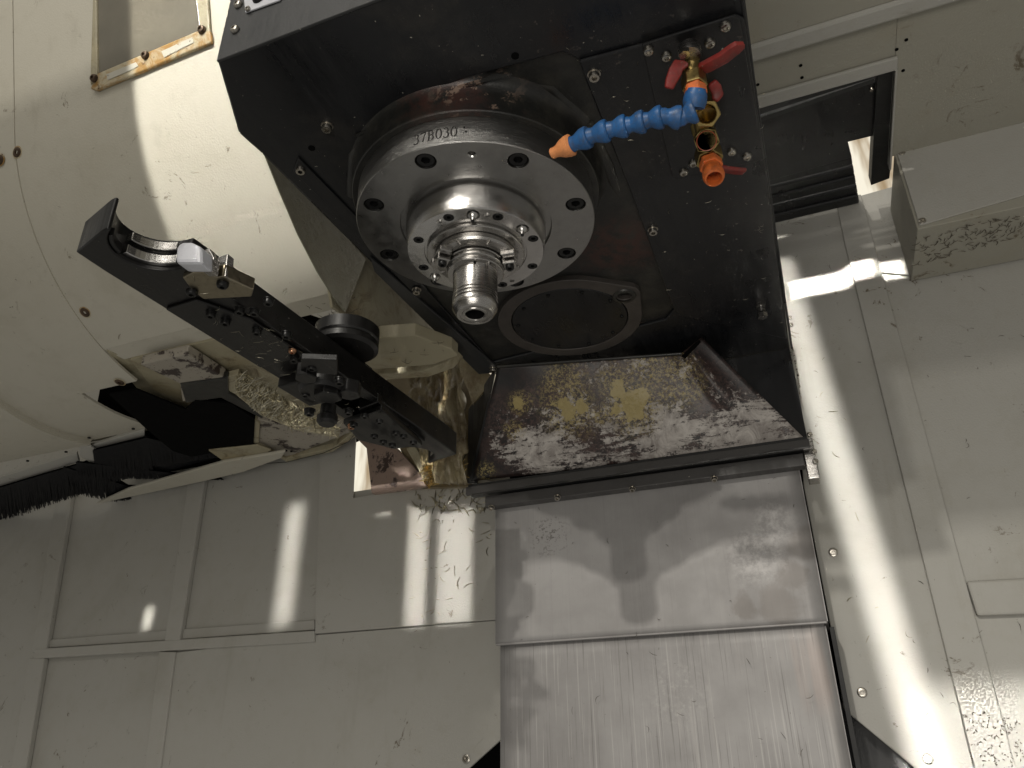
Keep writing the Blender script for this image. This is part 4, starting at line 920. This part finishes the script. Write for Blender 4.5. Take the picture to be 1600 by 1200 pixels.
# ================================================================= SWARF
def chips(name, gen, n, mat, size, label, cat='metal chips', wd=.0005, parent=None):
    V = []; F = []
    for _ in range(n):
        p, nrm = gen(); nrm = Vector(nrm).normalized(); a, u, v = frame_of(nrm); t = random.uniform(0, 6.28); dr = u * math.cos(t) + v * math.sin(t); sd = nrm.cross(dr)
        L = size * random.uniform(.4, 1.5); curl = random.gauss(0, .6) / max(size, .006) * .01; lift = random.uniform(.0, .35); s = len(V); k = 5
        for i in range(k + 1):
            q = i / k - .5; c = p + dr * (q * L) + sd * (curl * q * q * L) + nrm * (.0006 + (lift * L * (.25 - q * q) if random.random() < 2 else 0))
            ww = wd * (1 - abs(q)) * random.uniform(.7, 1.4); V += [c + sd * ww, c - sd * ww, c + nrm * ww * 1.3]
        for i in range(k):
            b = s + i * 3
            for j in range(3): F.append([b + j, b + (j + 1) % 3, b + 3 + (j + 1) % 3, b + 3 + j])
    o = link(name, mesh(V, F), mat, parent); 
    o['kind'] = 'stuff'
    if parent is None: o['label'] = label; o['category'] = cat
    return o
def region(poly, ax, val, nrm, off=.0):
    xs = [p[0] for p in poly]; ys = [p[1] for p in poly]
    def inside(x, y):
        c = False; j = len(poly) - 1
        for i in range(len(poly)):
            if (poly[i][1] > y) != (poly[j][1] > y) and x < (poly[j][0] - poly[i][0]) * (y - poly[i][1]) / (poly[j][1] - poly[i][1]) + poly[i][0]: c = not c
            j = i
        return c
    def g():
        while True:
            x, y = random.uniform(min(xs), max(xs)), random.uniform(min(ys), max(ys))
            if inside(x, y): return at(x, y, ax, val) + Vector(nrm) * off, nrm
    return g
chips('metal_chips', region([(372, 586), (390, 588), (470, 638), (530, 666), (528, 682), (460, 668), (405, 645), (372, 612)], 'y', .2195, FR, .002), 420, M['chip'], .016, 'bright heap of curled metal chips on the ledge behind the tool change arm', wd=.0007)
chips('metal_chips', region([(640, 770), (765, 750), (768, 860), (700, 970), (640, 960)], 'y', YW - .0065, FR), 55, M['chip'], .014, 'curled chips stuck on the wall sheet left of the way cover', wd=.0009)
chips('metal_chips', region([(655, 770), (765, 752), (765, 800), (650, 800)], 'y', YW - .0065, FR), 70, M['chip'], .016, 'matted chips at the top edge of the wall sheet under the bracket', wd=.0012)
chips('metal_chips', region([(665, 735), (725, 700), (735, 755), (665, 768)], 'y', .470, FR, .012), 160, M['chip_gold'], .014, 'golden oily chips piled between bracket and worn guard', wd=.0010)
chips('metal_chips', region([(300, 430), (520, 570), (560, 640), (480, 650), (300, 490)], 'z', AZ - .0035, DN), 60, M['chip'], .008, 'fine chips clinging under the black tool change arm', wd=.00018)
chips('metal_chips', region([(880, 60), (1190, 60), (1225, 520), (1060, 490)], 'z', H - .0045, DN), 60, M['chip'], .005, 'fine chips stuck under the right side of the black head', wd=.00018)
chips('metal_chips', region([(480, 480), (560, 440), (580, 560), (690, 520), (700, 560), (600, 575)], 'z', .018, DN), 40, M['chip_dark'], .010, 'dark chips on the oily cream housing', wd=.0004)
chips('metal_chips', region([(1430, 370), (1600, 330), (1600, 370), (1425, 415)], 'z', DZ - .0005, DN), 150, M['chip_dark'], .009, 'dark splinters stuck under the duct box', wd=.0005)
chips('metal_chips', region([(1195, 300), (1420, 350), (1600, 520), (1600, 1180), (1480, 1180), (1300, 700)], 'y', YW - .0085, FR), 34, M['chip_dark'], .007, 'scattered dark chips on the right wall', wd=.00035)
chips('metal_chips', region([(1500, 1100), (1600, 1130), (1600, 1200), (1520, 1200)], 'y', YW - .0145, FR), 130, M['chip_dark'], .0025, 'dense fine chips low on the right wall', wd=.0005)
chips('metal_chips', region([(790, 800), (1260, 740), (1320, 1190), (790, 1190)], 'y', .4975, FR), 26, M['chip_dark'], .008, 'few dark splinters on the way cover', wd=.0003)
chips('metal_chips', region([(1240, 440), (1270, 420), (1420, 1000), (1330, 1000)], 'y', YW - .0085, FR), 8, M['chip'], .009, 'bright curled chips along the lit strip of the right wall', wd=.0007)
